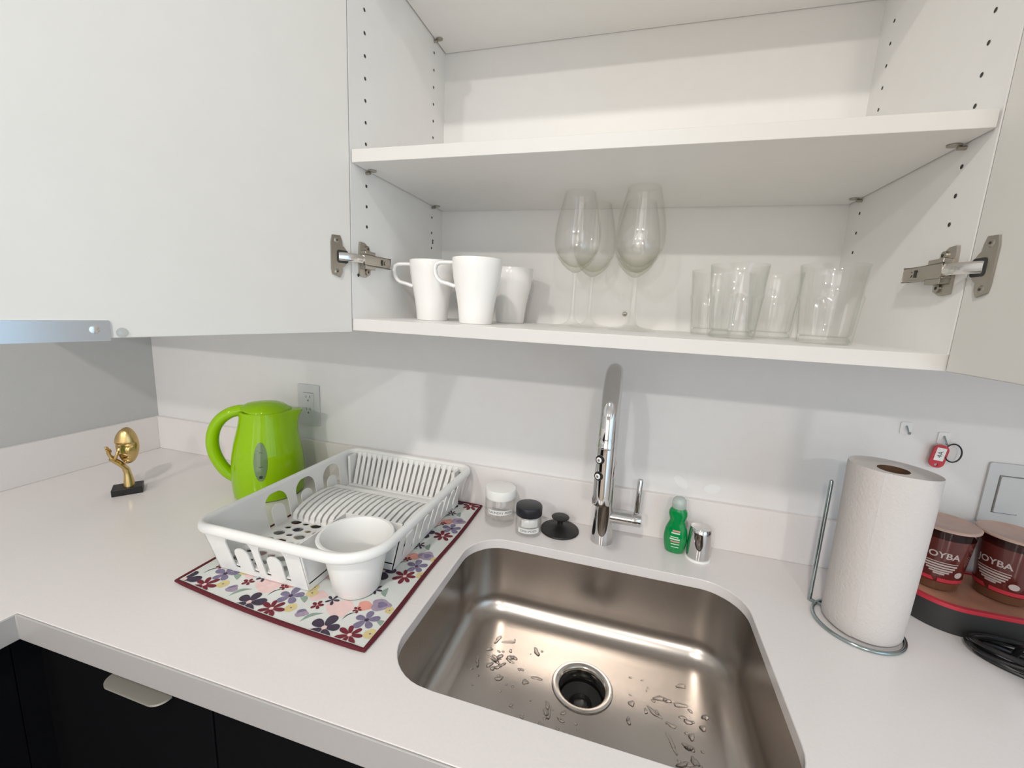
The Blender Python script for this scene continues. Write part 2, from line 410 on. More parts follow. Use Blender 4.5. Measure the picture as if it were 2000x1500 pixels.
for (zx, zy, sx_, sy_, cnt) in zones:
    for _ in range(cnt):
        x = rnd.gauss(zx, sx_*.6); y = rnd.gauss(zy, sy_*.6)
        if not (SX0+.06 < x < SX1-.06 and SY0+.05 < y < SY1-.06): continue
        if math.hypot(x-DC[0], y-DC[1]) < DR+.006: continue
        q = rnd.random()
        if q < .55: drop(x, y, rnd.uniform(.0014,.0030), rnd.uniform(1,1.6), rnd.uniform(0, PI), .1)
        elif q < .85: drop(x, y, rnd.uniform(.0030,.0052), rnd.uniform(1.2,2.2), rnd.uniform(0, PI), .2)
        else: drop(x, y, rnd.uniform(.0026,.0042), rnd.uniform(2.5,4.2), rnd.uniform(0, PI), .25)
tag(wd.build('water_droplets', M['water']), 'water droplets scattered over the sink bottom', 'water', kind='stuff')

# ------------------------------------------------------------------ wall cabinet
W, D, ZB, T, ZM, ZTOP = .7937, .332, .4355, .019, .6941, 1.015
cab = thing('wall_cabinet', 'white open wall cabinet above the sink with both doors swung wide', 'cabinet', (0,0,ZB))
def cb(mbx): return L3(mbx, (0,0,ZB))
HT = 1.36
holes_z = [ZM+.0723-.032*0+.032*k for k in range(-6, 18)]
def side(x0, x1, xf, nx, yf, yb):
    b = MB().box(x0, x1, -D, 0, ZB+T, HT)
    return b
lp = MB().box(-T, 0, -D, 0, ZB+T, HT)
rp = MB().box(W, W+T, -D, 0, ZB+T, HT)
for k in range(-5, 18):
    z = .7663+.032*k
    if z < .58 or z > HT-.05: continue
    if abs(z-(ZM+.01)) < .012: continue
    lp.disc((.0004, -.2918, z), .0026, (1,0,0), 12, 1); rp.disc((W-.0004, -.2862, z-.0005), .0026, (-1,0,0), 12, 1)
    lp.disc((.0004, -.0565, z), .0026, (1,0,0), 12, 1); rp.disc((W-.0004, -.0482, z-.0005), .0026, (-1,0,0), 12, 1)
lp.disc((.0004,-.0505,.6229), .0026, (1,0,0), 12, 1); lp.disc((.0004,-.0507,.618), .0026, (1,0,0), 12, 1)
lp.disc((.0004,-.3165,.5255), .0028, (1,0,0), 12, 1)
for p_ in (lp, rp): cb(p_).build('side_panel', [M['cab'], M['hole']], cab)
cb(MB().box(0, W, -.004, 0, ZB+T, HT)).build('back_panel', M['cabback'], cab)
bp_ = MB().box(0-T, W+T, -D, 0, ZB, ZB+T); bp_.m[2] = 1
cb(bp_).build('bottom_panel', [M['cab'], M['cabedge']], cab, bevel=.0006)
cb(MB().box(-T, W+T, -D, 0, HT, HT+T)).build('top_panel', M['cab'], cab)
GAP = .0022
for zz in (ZM, ZTOP):
    sh = MB().box(GAP, W-GAP, -D, -.0055, zz, zz+T); sh.m[2] = 1
    cb(sh).build('shelf', [M['cab'], M['cabedge']], cab, bevel=.0006)
    for (x, s_) in ((0, 1), (W, -1)):
        for y in (-.2918 if x == 0 else -.2862, -.0565 if x == 0 else -.0482):
            pin = MB().tube([(x+s_*.0002, y, zz-.004), (x+s_*.008, y, zz-.004)], .0026, 10)
            pin.plate(circ(0, 0, .0075, 18, .0055), [], .0016, lambda u, v, w, x=x, s_=s_, y=y, zz=zz: (x+s_*(.0115)+u, y+v, zz-.0022+w))
            cb(pin).build('shelf_pin', M['nickel'], cab)
sc = MB().lathe([(0,.0022),(.0025,.0022),(.0046,.0012),(.0046,0)], 20)
sc.v = [(x+.4233, -.0045-z, y+.4835) for x, y, z in sc.v]
sc.tube([(.4233,-.0069,.4835),(.4233,-.0068,.4835)], .0014, 8, 1)
cb(sc).build('mounting_screw', [M['nickel'], M['hole']], cab)
# neighbouring closed carcasses of the same run (behind the open doors)
cb(MB().box(XL+.001, -T-.001, -D, 0, ZB, HT+T)).build('side_carcass', M['cab'], cab)
cb(MB().box(W+T+.001, 1.84, -D, 0, ZB, HT+T)).build('side_carcass', M['cab'], cab)

def door_frame(left, deg):
    a = math.radians(deg)
    hx = 0.0 if left else W
    if left: u = Vector((-math.sin(a), -math.cos(a), 0)); nn = Vector((math.cos(a), -math.sin(a), 0))
    else: u = Vector((math.sin(a), -math.cos(a), 0)); nn = Vector((-math.cos(a), -math.sin(a), 0))
    o = Vector((hx, -D-.003, 0))
    return lambda q, w, z: tuple(o+u*q+nn*w+Vector((0,0,z)))
DW = .41
def make_door(left, deg):
    F = door_frame(left, deg)
    zb = .4325 if left else .4355
    b = MB().plate([(0, zb), (DW, zb), (DW, HT+.01), (0, HT+.01)], [], -.019, lambda u, v, w: F(u, w, v))
    dd = cb(b).build('door', M['cabdoor'], cab, bevel=.0008)
    if left:
        pl = MB().plate(rrect(.302, .402, zb-.001, zb+.0185, .0008, 3), [], .0016, lambda u, v, w: F(u, .0002+w, v))
        pl.plate([(.302, -.022), (.402, -.022), (.402, .0018), (.302, .0018)], [], -.0016, lambda u, v, w: F(u, v, zb-.001+w))
        cb(pl).build('edge_pull', M['pull'], dd)
        for q in (.314, .390):
            s2 = MB()
            c = Vector(F(q, .0019, zb+.0092)); nv = Vector(F(0,1,0))-Vector(F(0,0,0))
            s2.tube([c, c+nv*.0006, c+nv*.0012], [.0042,.0042,.0022], 16)
            cb(s2).build('pull_screw', M['nickel_bright'], dd)
        c = Vector(F(.292, .0002, zb+.0055)); nv = Vector(F(0,1,0))-Vector(F(0,0,0))
        cb(MB().tube([c, c+nv*.0012, c+nv*.0022, c+nv*.0028], [.0052,.005,.0036,.0012], 18)).build('door_bumper', M['clear'], dd)
    return F
def make_hinge(left, F, z0):
    sg = 1 if left else -1; x0 = 0 if left else W
    X = lambda d: x0+sg*d
    h = MB().box(min(X(.0125),X(.0165)), max(X(.0125),X(.0165)), -.322, -.246, z0-.0085, z0+.0085)      # arm
    h.box(min(X(.004),X(.0165)), max(X(.004),X(.0165)), -.322, -.246, z0+.0068, z0+.0085).box(min(X(.004),X(.0165)), max(X(.004),X(.0165)), -.322, -.246, z0-.0085, z0-.0068)
    h.box(min(X(.003),X(.0135)), max(X(.003),X(.0135)), -.314, -.287, z0-.0145, z0+.0145)
    root = cb(h).build('hinge', M['nickel'], cab, bevel=.0008)
    # mounting plate on the panel: two ears
    mp_ = MB().plate([(-.316,-.026),(-.300,-.0275),(-.288,-.022),(-.286,-.012),(-.286,.012),(-.289,.020),(-.302,.028),(-.314,.0285),(-.3155,.02),(-.316,.010)], [], .0035, lambda u, v, w: (X(.0002+w), u, z0+v))
    mp_.box(min(X(.0002),X(.010)), max(X(.0002),X(.010)), -.312, -.256, z0-.006, z0+.006)
    for v in (-.0185, .019):
        mp_.tube([(X(.0035), -.297, z0+v), (X(.0055), -.297, z0+v), (X(.006), -.297, z0+v)], [.0052,.0052,.004], 16)
        mp_.disc((X(.0062), -.297, z0+v), .0022, (sg,0,0), 8, 1)
    cb(mp_).build('mounting_plate', [M['nickel'], M['hole']], root, bevel=0)
    s1 = MB().tube([(X(.0166), -.262, z0), (X(.0172), -.262, z0)], .0036, 14).box(min(X(.0166),X(.0174)), max(X(.0166),X(.0174)), -.274, -.2705, z0-.0045, z0+.0045, 1)
    cb(s1).build('adjusting_screw', [M['nickel'], M['hole']], root)
    # cup plate on the door face
    qc = .0235
    out = []
    for k in range(11):      # curved flange side towards the hinge edge
        t = -PI/2.6+2*PI/2.6*k/10; out.append((qc-.0175*math.cos(t)*1.0, .0175*math.sin(t)))
    poly = [(qc+.012,-.0275),(qc-.002,-.0315),(qc-.006,-.024)]+[(qc-.0165*math.cos(t), .0180*math.sin(t)) for t in [-1.15+2.3*k/10 for k in range(11)]]+[(qc-.006,.024),(qc-.003,.0315),(qc+.011,.0305),(qc+.0135,.02),(qc+.0135,-.02)]
    cp = MB().plate(poly, [], .0022, lambda u, v, w: F(u, .0003+w, z0+v))
    nv = (Vector(F(0,1,0))-Vector(F(0,0,0)))
    for v in (-.0235, .0235):
        c = Vector(F(qc+.004, .0025, z0+v)); cp.tube([c, c+nv*.0012], [.0045,.003], 14); cp.disc(c+nv*.0014, .0016, nv, 8, 1)
    cp.plate(rrect(qc-.0165, qc+.004, -.0098, .0098, .004, 4), [], .0004, lambda u, v, w: F(u, .0026+w, z0+v), 1)
    cb(cp).build('cup_plate', [M['nickel'], M['hole']], root)
    # link between arm and cup
    A = Vector((X(.0145), -.321, z0)); Bq = Vector(F(.012, .011, z0)); Cq = Vector(F(qc, .002, z0))
    lk = MB().tube([A, A*.5+Bq*.5+Vector((sg*.003,0,0)), Bq, Cq], [(.0064,.0024)]*4, 12)
    cb(lk).build('hinge_link', M['nickel_bright'], root)
    return root
FLf = make_door(True, 15); FRf = make_door(False, 1)
hl = make_hinge(True, FLf, .5505); make_hinge(True, FLf, .9865+.013)
make_hinge(False, FRf, .5495); make_hinge(False, FRf, 1.02)

# ------------------------------------------------------------------ mugs
ZS = ZB+T
def make_mug(loc, rz, label):
    t = thing('mug', label, 'mug', loc, rz, 'white mugs on the bottom shelf')
    H = .108
    prof = [(0,.0035),(.0245,.0035),(.0262,0),(.0278,.0008),(.0285,.004),(.0300,.02),(.0325,.038),(.0362,.058),(.0395,.074),(.0418,.092),(.0428,H-.001),(.0421,H),(.0412,H-.0006),(.0400,.092),(.0375,.074),(.0340,.057),(.0300,.036),(.0275,.012),(.024,.008),(0,.0075)]
    MB().lathe(prof, 64).build('body', M['mug'], t)
    # squared handle standing off towards local -x
    pts = [(-.0395,0,.1005),(-.050,0,.1008),(-.064,0,.1000),(-.0705,0,.0965),(-.0725,0,.089),(-.0710,0,.080),(-.0670,0,.0725),(-.0610,0,.068),(-.050,0,.0655),(-.0365,0,.0615)]
    fine = []
    for i in range(len(pts)-1):
        for k in range(4):
            fine.append(tuple(pts[i][j]+(pts[i+1][j]-pts[i][j])*k/4 for j in range(3)))
    fine.append(pts[-1])
    MB().tube(fine, [(.0035,.0060)]*len(fine), 14).build('handle', M['mug'], t)
    return t
mg = make_mug((.077,-.2,ZS), math.radians(14), 'white tapered mug nearest the left side panel')
dup(mg, (.182,-.245,ZS), math.radians(12), 'white tapered mug at the front, middle of the three mugs')
dup(mg, (.199,-.095,ZS), math.radians(20), 'white mug partly hidden behind the other two, handle out of sight')

# ------------------------------------------------------------------ wine glasses
def make_wine(loc, rz, label):
    t = thing('wine_glass', label, 'wine glass', loc, rz, 'wine glasses on the bottom shelf')
    bowl = [(.0002,.099),(.006,.1005),(.014,.105),(.0235,.113),(.033,.125),(.0390,.138),(.0415,.152),(.0415,.166),(.0395,.184),(.0355,.205),(.0305,.226),(.0262,.243),(.0256,.2436),(.0250,.243)]
    inner = [(.0292,.226),(.0342,.205),(.0382,.184),(.0402,.166),(.0402,.152),(.0376,.139),(.031,.1275),(.021,.117),(.011,.111),(.0002,.109)]
    MB().lathe(bowl[4:]+inner[:6], 56).lathe(bowl[:5], 56, m=1).lathe(inner[5:], 56, m=1).build('bowl', [M['glass'], M['glass_thick']], t)
    MB().lathe([(.0055,.0995),(.0042,.092),(.0038,.07),(.0038,.04),(.0043,.025),(.0065,.0155),(.0095,.0105)], 28).build('stem', M['glass'], t)
    MB().lathe([(.0095,.0105),(.016,.0062),(.028,.0036),(.0395,.0026),(.0415,.0014),(.0405,.0003),(.0002,.0001)], 56).build('foot', M['glass'], t)
    return t
wg = make_wine((.331,-.130,ZS), 0, 'clear wine glass at the front left of the glass group')
dup(wg, (.441,-.15,ZS), 0, 'clear wine glass at the front right, before the small screw')
dup(wg, (.354,-.047,ZS), 0, 'clear wine glass behind the left front wine glass')
dup(wg, (.437,-.055,ZS), 0, 'clear wine glass behind the right front wine glass')

# ------------------------------------------------------------------ tumblers
def make_tumbler(loc, rz, label):
    t = thing('tumbler', label, 'drinking glass', loc, rz, 'clear tumblers on the bottom shelf')
    def facet(prof, n=9):
        b = MB(); seg = n*6; vs = []; fs = []
        for (r, z, k_) in prof:
            for i in range(seg):
                a = 2*PI*i/seg; ph = (a*n/(2*PI)) % 1.0
                f = 1-k_*(1-math.cos(2*PI*ph))*.5
                vs.append((r*f*math.cos(a), r*f*math.sin(a), z))
        for j in range(len(prof)-1):
            for i in range(seg): fs.append((j*seg+i, j*seg+(i+1) % seg, (j+1)*seg+(i+1) % seg, (j+1)*seg+i))
        return b.add(vs, fs, 0, True)
    H = .110
    facet([(.0002,.0004,0),(.0312,.0003,.03),(.0342,.003,.09),(.0350,.012,.13),(.0366,.03,.13),(.0382,.05,.13),(.0396,.0615,.13),(.0402,.0655,.07),(.0378,.0690,0),(.0385,.085,0),(.0408,H-.001,0),(.0403,H,0),(.0397,H-.001,0),
           (.0372,.085,0),(.0362,.069,0),(.0352,.05,0),(.0335,.03,0),(.0318,.014,0),(.028,.0105,0),(.0002,.0095,0)]).build('body', M['tumbler'], t)
    MB().lathe([(.0002,.0100),(.0275,.0108),(.0310,.0080),(.0325,.0040),(.030,.0012),(.0002,.0012)], 48).build('base', M['tumbler'], t)
    return t
tb = make_tumbler((.591,-.205,ZS), .1, 'clear faceted tumbler, front left of the tumblers')
dup(tb, (.708,-.222,ZS), .3, 'clear faceted tumbler, front right, nearest the right side panel')
dup(tb, (.575,-.11,ZS), .5, 'clear faceted tumbler standing behind the front left tumbler')
dup(tb, (.668,-.105,ZS), .2, 'clear faceted tumbler seen between the two front tumblers')

# ------------------------------------------------------------------ faucet
fx, fy = .4195, -.066
fa = thing('faucet', 'tall chrome pull-down kitchen faucet with arched spout', 'faucet', (fx, fy, 0))
MB().lathe([(0,0),(.0235,0),(.0235,.004),(.0222,.02),(.0200,.06),(.0185,.10),(.0178,.14),(.0172,.18),(.0150,.184),(.0148,.19),(0,.19)], 48).build('body', M['chrome'], fa)
RA, ZA = .090, .291
path = [(0,0,.186),(0,0,.24)]
for k in range(25):
    a = PI*k/24; path.append((0, -RA+RA*math.cos(a), ZA+RA*math.sin(a)))
path.append((0,-2*RA,.280))
MB().tube(path, .0146, 32).build('spout', M['chrome'], fa)
MB().lathe([(.0148,.264),(.0154,.2655),(.0154,.2685),(.0148,.2705),(.0146,.280)], 40, (0,-2*RA,0)).build('collar', M['chrome'], fa)
hd = MB().lathe([(.0150,.265),(.0152,.24),(.0154,.185),(.0157,.170),(.0150,.166),(.012,.165),(0,.1655)], 40, (0,-2*RA,0)).build('spray_head', M['chrome'], fa)
ba = math.radians(-90-28)
bd = Vector((math.cos(ba), math.sin(ba), 0))
for z in (.247, .219):
    c = Vector((0,-2*RA,z))+bd*.0135
    bt = MB().tube([c, c+bd*.003, c+bd*.0042], [.0075,.0075,.0068], 24)
    bo = bt.build('button', M['dark'], hd)
    MB().tube([c+bd*.0042, c+bd*.0052, c+bd*.0056], [.0046,.0046,.0038], 20).build('button_ring', M['lbl_white'], hd)
    MB().disc(c+bd*.0058, .0022, bd, 14).build('button_symbol', M['slot'], hd)
MB().tube([(.012,0,.060),(.058,0,.060)], .0145, 32).tube([(.0585,0,.060),(.0755,0,.060),(.0767,0,.060)], [.0145,.0145,.0135], 32).build('valve_barrel', M['chrome'], fa)
MB().tube([(.0665,.004,.070),(.0670,.004,.090),(.0680,.004,.145),(.0681,.004,.148)], [.0055,.0052,.0058,.005], 20).build('lever', M['chrome'], fa)

# ------------------------------------------------------------------ air gap cap
ag = thing('air_gap_cap', 'short chrome cylinder cap beside the green soap bottle', 'air gap', (.613,-.063,0))
MB().lathe([(0,.0002),(.0255,.0002),(.0258,.002),(.0245,.0042),(.022,.0045)], 48).build('base_ring', M['whitelid'], ag)
MB().lathe([(.0226,.0042),(.0226,.03),(.0212,.058),(.0204,.0655),(.0190,.0675),(0,.0685)], 48).build('cap', M['chrome'], ag)

# ------------------------------------------------------------------ dish soap
sp = thing('soap_bottle', 'small green dish soap bottle with a pale dome cap', 'soap bottle', (.568,-.055,0), math.radians(-8))
def loft(prof, seg=40):
    b = MB(); vs = []; fs = []
    for (rx, ry, z) in prof:
        for k in range(seg):
            a = 2*PI*k/seg; vs.append((rx*math.cos(a), ry*math.sin(a), z))
    for i in range(len(prof)-1):
        for k in range(seg): fs.append((i*seg+k, i*seg+(k+1) % seg, (i+1)*seg+(k+1) % seg, (i+1)*seg+k))
    return b.add(vs, fs, 0, True)
loft([(.0,.0,.001),(.016,.0095,.0005),(.0185,.0115,.003),(.0213,.0135,.014),(.0232,.0145,.028),(.0232,.0145,.038),(.021,.0138,.052),(.0165,.0122,.064),(.0145,.0115,.070),(.0162,.012,.076),(.0184,.0125,.083),(.0176,.0122,.090),(.0150,.0118,.0955),(.0120,.011,.098),(.0115,.011,.101)]).build('bottle', M['soap'], sp)
MB().lathe([(.0128,.0975),(.0138,.099),(.0138,.109),(.0125,.1155),(.009,.1195),(.004,.1212),(0,.1215)], 36).build('cap', M['soaplid'], sp)
lb = MB()
def on_bottle(u, v, off=.0008):      # wrap onto the bottle front
    rx = .0228; ry = .0145
    if v > .04: k = (v-.04)/.03; rx -= .006*k; ry -= .002*k
    a = -PI/2+u/rx; s_ = 1+off/ry
    return (rx*s_*math.cos(a), ry*s_*math.sin(a), v)
def bar(u0, u1, v0, v1, m):
    n = 6
    vs = [on_bottle(u0+(u1-u0)*k/n, v0+(v1-v0)*.12*k) if False else on_bottle(u0+(u1-u0)*k/n, v0) for k in range(n+1)]+[on_bottle(u0+(u1-u0)*k/n, v1) for k in range(n+1)]
    lb.add(vs, [(k, k+1, n+2+k, n+1+k) for k in range(n)], m)
bar(-.006,.008,.0500,.0535,1); bar(-.008,.008,.0455,.0485,0); bar(-.009,.006,.0375,.0395,0); bar(-.010,.009,.0325,.0355,0); bar(-.008,.009,.0275,.0305,1); bar(-.007,.009,.0225,.0245,0); bar(-.006,.008,.0165,.0180,0)
lb.build('label', [M['lbl_pale'], M['lbl_pink']], sp)

# ------------------------------------------------------------------ jars
def wrap(R, a0, z0, off=.0006):
    return lambda u, v: ((R+off)*math.cos(a0+u/R), (R+off)*math.sin(a0+u/R), z0+v)
def strip(mb, R, a0, u0, u1, v0, v1, off=.0004, m=0, n=16):
    fn = wrap(R, a0, 0, off)
    vs = [fn(u0+(u1-u0)*k/n, v0) for k in range(n+1)]+[fn(u0+(u1-u0)*k/n, v1) for k in range(n+1)]
    mb.add(vs, [(k, k+1, n+2+k, n+1+k) for k in range(n)], m, True)
def make_jar(name, label, loc, R, H, LH, lidmat, txt, zl, ts, extra, ridges):
    t = thing(name, label, 'jar', loc)
    MB().lathe([(0,.001),(R-.006,.0005),(R-.001,.003),(R,.008),(R,H-LH-.006),(R-.003,H-LH),(R-.004,H-LH+.004),(R-.0055,H-LH+.004),(R-.0045,H-LH-.001),(R-.002,H-LH-.007),(R-.002,.009),(R-.006,.006),(0,.0055)], 56).build('glass', M['jar'], t)
    MB().lathe([(R-.001,H-LH),(R-.0002,H-LH+.001),(R,H-LH+.003),(R,H-.004),(R-.0012,H-.001),(R-.004,H),(0,H)], 56).build('lid', lidmat, t)
    a0 = math.atan2(-.9366-loc[1], .448-loc[0])+.05
    lm = MB(); strip(lm, R, a0, -R*.85, R*.85, zl-ts*.85, zl+ts*.85)
    add_text(lm, txt, ts*1.15, wrap(R, a0, zl, .0008), 1)
    if extra: strip(lm, R-.004, a0, -R*.6, R*.75, zl+ts, zl+ts+.016, 0)
    lm.build('label', [M['lbl_white'], M['lbl_text']], t, weld=False, recalc=False)
    return t
make_jar('storage_jar', 'clear jar with white lid labelled LAUNDRY PODS', (.1885,-.068,0), .0348, .085, .0225, M['whitelid'], 'LAUNDRY PODS', .037, .0064, False, 0)
make_jar('storage_jar', 'small clear jar with black lid labelled DISH PODS', (.2625,-.094,0), .0288, .067, .0215, M['blacklid'], 'DISH PODS', .0185, .0062, True, 0)

# ------------------------------------------------------------------ sink stopper
st = thing('sink_stopper', 'black rubber sink stopper with round knob beside the small jar', 'sink stopper', (.3270,-.0580,0), .0)
MB().lathe([(0,.0005),(.0420,.0003),(.0430,.002),(.0420,.0045),(.036,.0058),(.022,.0095),(.010,.0135),(.0065,.015)], 56).build('disc', M['rubber'], st)
MB().lathe([(.0065,.0145),(.0060,.020),(.0075,.0245),(.0150,.0285),(.0192,.0310),(.0198,.0325),(.0185,.0335),(0,.0345)], 44).build('knob', M['rubber'], st)

# ------------------------------------------------------------------ drying mat
MT = .0045
def mat_pt(s, t):     # s 0..1 across, t 0..1 from front to back
    A, B_, C_, D_ = (-.257,-.467), (.1255,-.4905), (.1265,-.019), (-.252,-.019)
    x = (A[0]*(1-s)+B_[0]*s)*(1-t)+(D_[0]*(1-s)+C_[0]*s)*t
    y = (A[1]*(1-s)+B_[1]*s)*(1-t)+(D_[1]*(1-s)+C_[1]*s)*t
    y -= .006*math.sin(PI*s)*(1-t) ; x += .0015*math.sin(11*t)*s
    return x, y
mm = MB(); NX, NY = 24, 28
top = [[(*mat_pt(i/NX, j/NY), MT) for i in range(NX+1)] for j in range(NY+1)]
bot = [[(*mat_pt(i/NX, j/NY), .0006) for i in range(NX+1)] for j in range(NY+1)]
for rows in (top, bot):
    vs = [p for r in rows for p in r]
    mm.add(vs, [(j*(NX+1)+i, j*(NX+1)+i+1, (j+1)*(NX+1)+i+1, (j+1)*(NX+1)+i) for j in range(NY) for i in range(NX)], 0, True)
LAY = [0]
def inside(x, y):
    lo = mat_pt(0, .5)[0]+.006; hi = mat_pt(1, .5)[0]-.004
    f = (x+.255)/.38
    ylo = mat_pt(min(1, max(0, f)), 0)[1]+.004
    return lo < x < hi and ylo < y < -.0225
def lay(poly, m, lvl):
    # keep the print on the cloth: pull stray points back to the hem
    lo = -.2505; hi = .1225
    pts = []
    for x, y in poly:
        x = min(max(x, lo), hi); f = (x+.255)/.38
        ylo = mat_pt(min(1, max(0, f)), 0)[1]+.004
        pts.append((x, min(max(y, ylo), -.0225), MT+.00012*lvl))
    xs = [p[0] for p in pts]; ys = [p[1] for p in pts]
    if max(xs)-min(xs) < .0015 or max(ys)-min(ys) < .0015: return
    mm.add(pts, [tuple(range(len(pts)))], m)
def petals(cx, cy, r, n, w, m, rot, lvl, core=None, rn=random.Random(3)):
    for k in range(n):
        a = rot+2*PI*k/n+rn.uniform(-.08,.08); rr = r*rn.uniform(.88,1.06); pts = []
        for i in range(16):
            t = i/16*2*PI
            q = .56*rr+.44*rr*math.cos(t); ww = w*rr*math.sin(t)*(.55+.6*(q/rr))
            pts.append((cx+q*math.cos(a)-ww*math.sin(a), cy+q*math.sin(a)+ww*math.cos(a)))
        lay(pts, m, lvl+.1*k)
    if core: lay(circ(cx, cy, r*.16, 10), core, lvl+1.5)
def rose(cx, cy, r, m, lvl, rn=random.Random(5)):
    ph = rn.uniform(0, 6)
    lay([(cx+r*(1+.12*math.sin(3*a+ph)+.07*math.sin(5*a))*math.cos(a), cy+r*.85*(1+.12*math.sin(3*a+ph)+.07*math.cos(4*a))*math.sin(a)) for a in [2*PI*k/22 for k in range(22)]], m, lvl)
def leaf(cx, cy, l, w, rot, m, lvl):
    pts = []
    for i in range(9): t = i/8; pts.append((-l/2+l*t, w*math.sin(PI*t)+.18*l*math.sin(PI*t)))
    for i in range(7, 0, -1): t = i/8; pts.append((-l/2+l*t, -w*math.sin(PI*t)+.18*l*math.sin(PI*t)))
    lay([(cx+u*math.cos(rot)-v*math.sin(rot), cy+u*math.sin(rot)+v*math.cos(rot)) for u, v in pts], m, lvl)
PX_, PY_ = .147, .1475
for i in range(-2, 3):
    for j in range(-1, 4):
        ox = -.1001+PX_*i+.004*j; oy = -.4694+PY_*j+(.008 if i < 0 else 0)-.006*(i > 0)
        def put(fn, dx, dy, *a): 
            if inside(ox+dx, oy+dy): fn(ox+dx, oy+dy, *a)
        put(rose, .141,.036,.022, 6, 1); put(rose, .090,.050,.014, 6, 1); put(rose, .075,.107,.021, 6, 1); put(rose, .028,.060,.013, 7, 1)
        put(rose, .050,.070,.016, 5, 2); put(rose, .052,.071,.008, 4, 3)
        put(rose, .094,.008,.010, 5, 2); put(leaf, .092,.010,.014,.003,.8, 4, 3)
        for q in ((.070,.012,.010),(.076,.051,.010),(.070,.064,.008)): put(petals, q[0], q[1], q[2], 5, .55, 8, .3, 2, 4)
        put(leaf, .115,.005,.034,.0035,.9, 9, 2); put(leaf, .072,.033,.022,.005,-.5, 9, 2); put(leaf, .042,.100,.024,.005,1.9, 9, 2); put(leaf, .016,.083,.016,.004,.6, 9, 2)
        put(leaf, .020,.033,.026,.0011,1.05, 10, 3)
        put(petals, .049,.034,.0215, 5, .31, 4, .5, 4, 2); put(petals, .118,.048,.012, 5, .22, 2, .2, 4, 2); put(petals, .020,.099,.013, 6, .18, 2, .1, 4, 2)
        put(petals, .104,.030,.010, 5, .30, 3, .4, 4, 7); put(petals, .022,.048,.008, 5, .30, 3, .2, 4, 7)
        put(petals, 0, 0, .0255, 5, .34, 2, .35, 5, 6); put(petals, .044,.0,.021, 7, .21, 3, .2, 6.5, 6)
dm = thing('drying_mat', 'floral drying mat with maroon hem lying under the white dish rack', 'drying mat', (0,0,0))
mm.build('cloth', [M['m_base'], M['m_hem'], M['m_plum'], M['m_maroon'], M['m_slate'], M['m_lav'], M['m_pink'], M['m_coral'], M['m_yel'], M['m_leaf'], M['m_stem']], dm, weld=False)
edge = [mat_pt(i/20, 0) for i in range(20)]+[mat_pt(1, i/20) for i in range(20)]+[mat_pt(1-i/20, 1) for i in range(20)]+[mat_pt(0, 1-i/20) for i in range(20)]
MB().tube([(x, y, .0031) for x, y in edge], [(.0030,.0038)]*len(edge), 10, closed=True).build('hem', M['m_hem'], dm)

# ------------------------------------------------------------------ dish rack
RZ = MT+.0015
rk = thing('dish_rack', 'white plastic dish rack standing on the floral mat', 'dish rack', (-.075,-.23,RZ))
ro = (-.075,-.23,RZ)
X0, X1, Y0, Y1 = -.222, .067, -.417, -.036         # foot
TX0, TX1, TY0, TY1, TZ = -.237, .094, -.444, -.0225, .100   # rim
NXk, NYk = -.030, -.322                             # notch for the cutlery cup
# perforated floor
holes = []
for i in range(11):
    for j in range(7):
        x = X0+.024+i*.0245; y = -.399+j*.0225
        big = (i+j) % 2 == 0
        if x > NXk-.014 and y < NYk+.014: continue
        if x > X1-.016: continue
        holes.append(circ(x, y, .0118 if big else .0070, 16, .0092 if big else .0055))
floor_out = [(X0,Y0),(NXk,Y0),(NXk,NYk),(X1,NYk),(X1,Y1),(X0,Y1)]
L3(MB().plate(floor_out, holes, .0025, lambda u, v, w: (u, v, RZ+.012+w)), ro).build('tray_floor', M['rack'], rk)
def wall(p0, p1, q0, q1, slots, z0=RZ, z1=TZ, t=.0022, inward=(0,0)):
    """tapered wall from foot line p0-p1 up to rim line q0-q1; slots are outlines in (along, up) 0..1"""
    p0, p1, q0, q1 = [Vector((*a, 0)) for a in (p0, p1, q0, q1)]
    def fn(u, v, w):
        a = p0.lerp(p1, u); b = q0.lerp(q1, u); c = a.lerp(b, v)
        return (c.x+inward[0]*w, c.y+inward[1]*w, z0+(z1-z0)*v)
    outer = [(0,0)]+[(k/12, 0) for k in range(1, 12)]+[(1,0),(1,1)]+[(1-k/12, 1) for k in range(1, 12)]+[(0,1)]
    return outer, fn, t
def ushape(c, w, v0, v1, leg, Lw, Hh):
    """inverted-U slot: opening with a tongue standing in the middle; sizes in metres, returned in 0..1"""
    pts = []
    r = w/2; vt = v1-r
    pts.append((c-r, v0)); pts.append((c-r, vt))
    for k in range(1, 12): a = PI-PI*k/12; pts.append((c+r*math.cos(a), vt+r*math.sin(a)))
    pts.append((c+r, vt)); pts.append((c+r, v0))
    ti = r-leg; tv = v1-.027
    pts.append((c+ti, v0)); pts.append((c+ti, tv-ti))
    for k in range(1, 8): a = PI*k/8; pts.append((c+ti*math.cos(a), tv-ti+ti*math.sin(a)))
    pts.append((c-ti, tv-ti)); pts.append((c-ti, v0))
    return [(u/Lw, v/Hh) for u, v in pts]
HW = TZ-RZ
wl = MB()
o_, fn, t_ = wall((X0,Y0),(X0,Y1),(TX0+.004,TY0+.004),(TX0+.004,TY1-.004), [], inward=(1,0))
LW = Y1-Y0
wl.plate(o_, [ushape(c, .056, .010, .086, .0125, LW, HW) for c in (.141, .218, .297)], t_, fn)
L3(wl, ro).build('side_wall', M['rack'], rk)
o_, fn, t_ = wall((X0,Y0),(NXk,Y0),(TX0+.004,TY0+.004),(NXk+.004,TY0+.004), [], inward=(0,1))
LW = NXk-X0
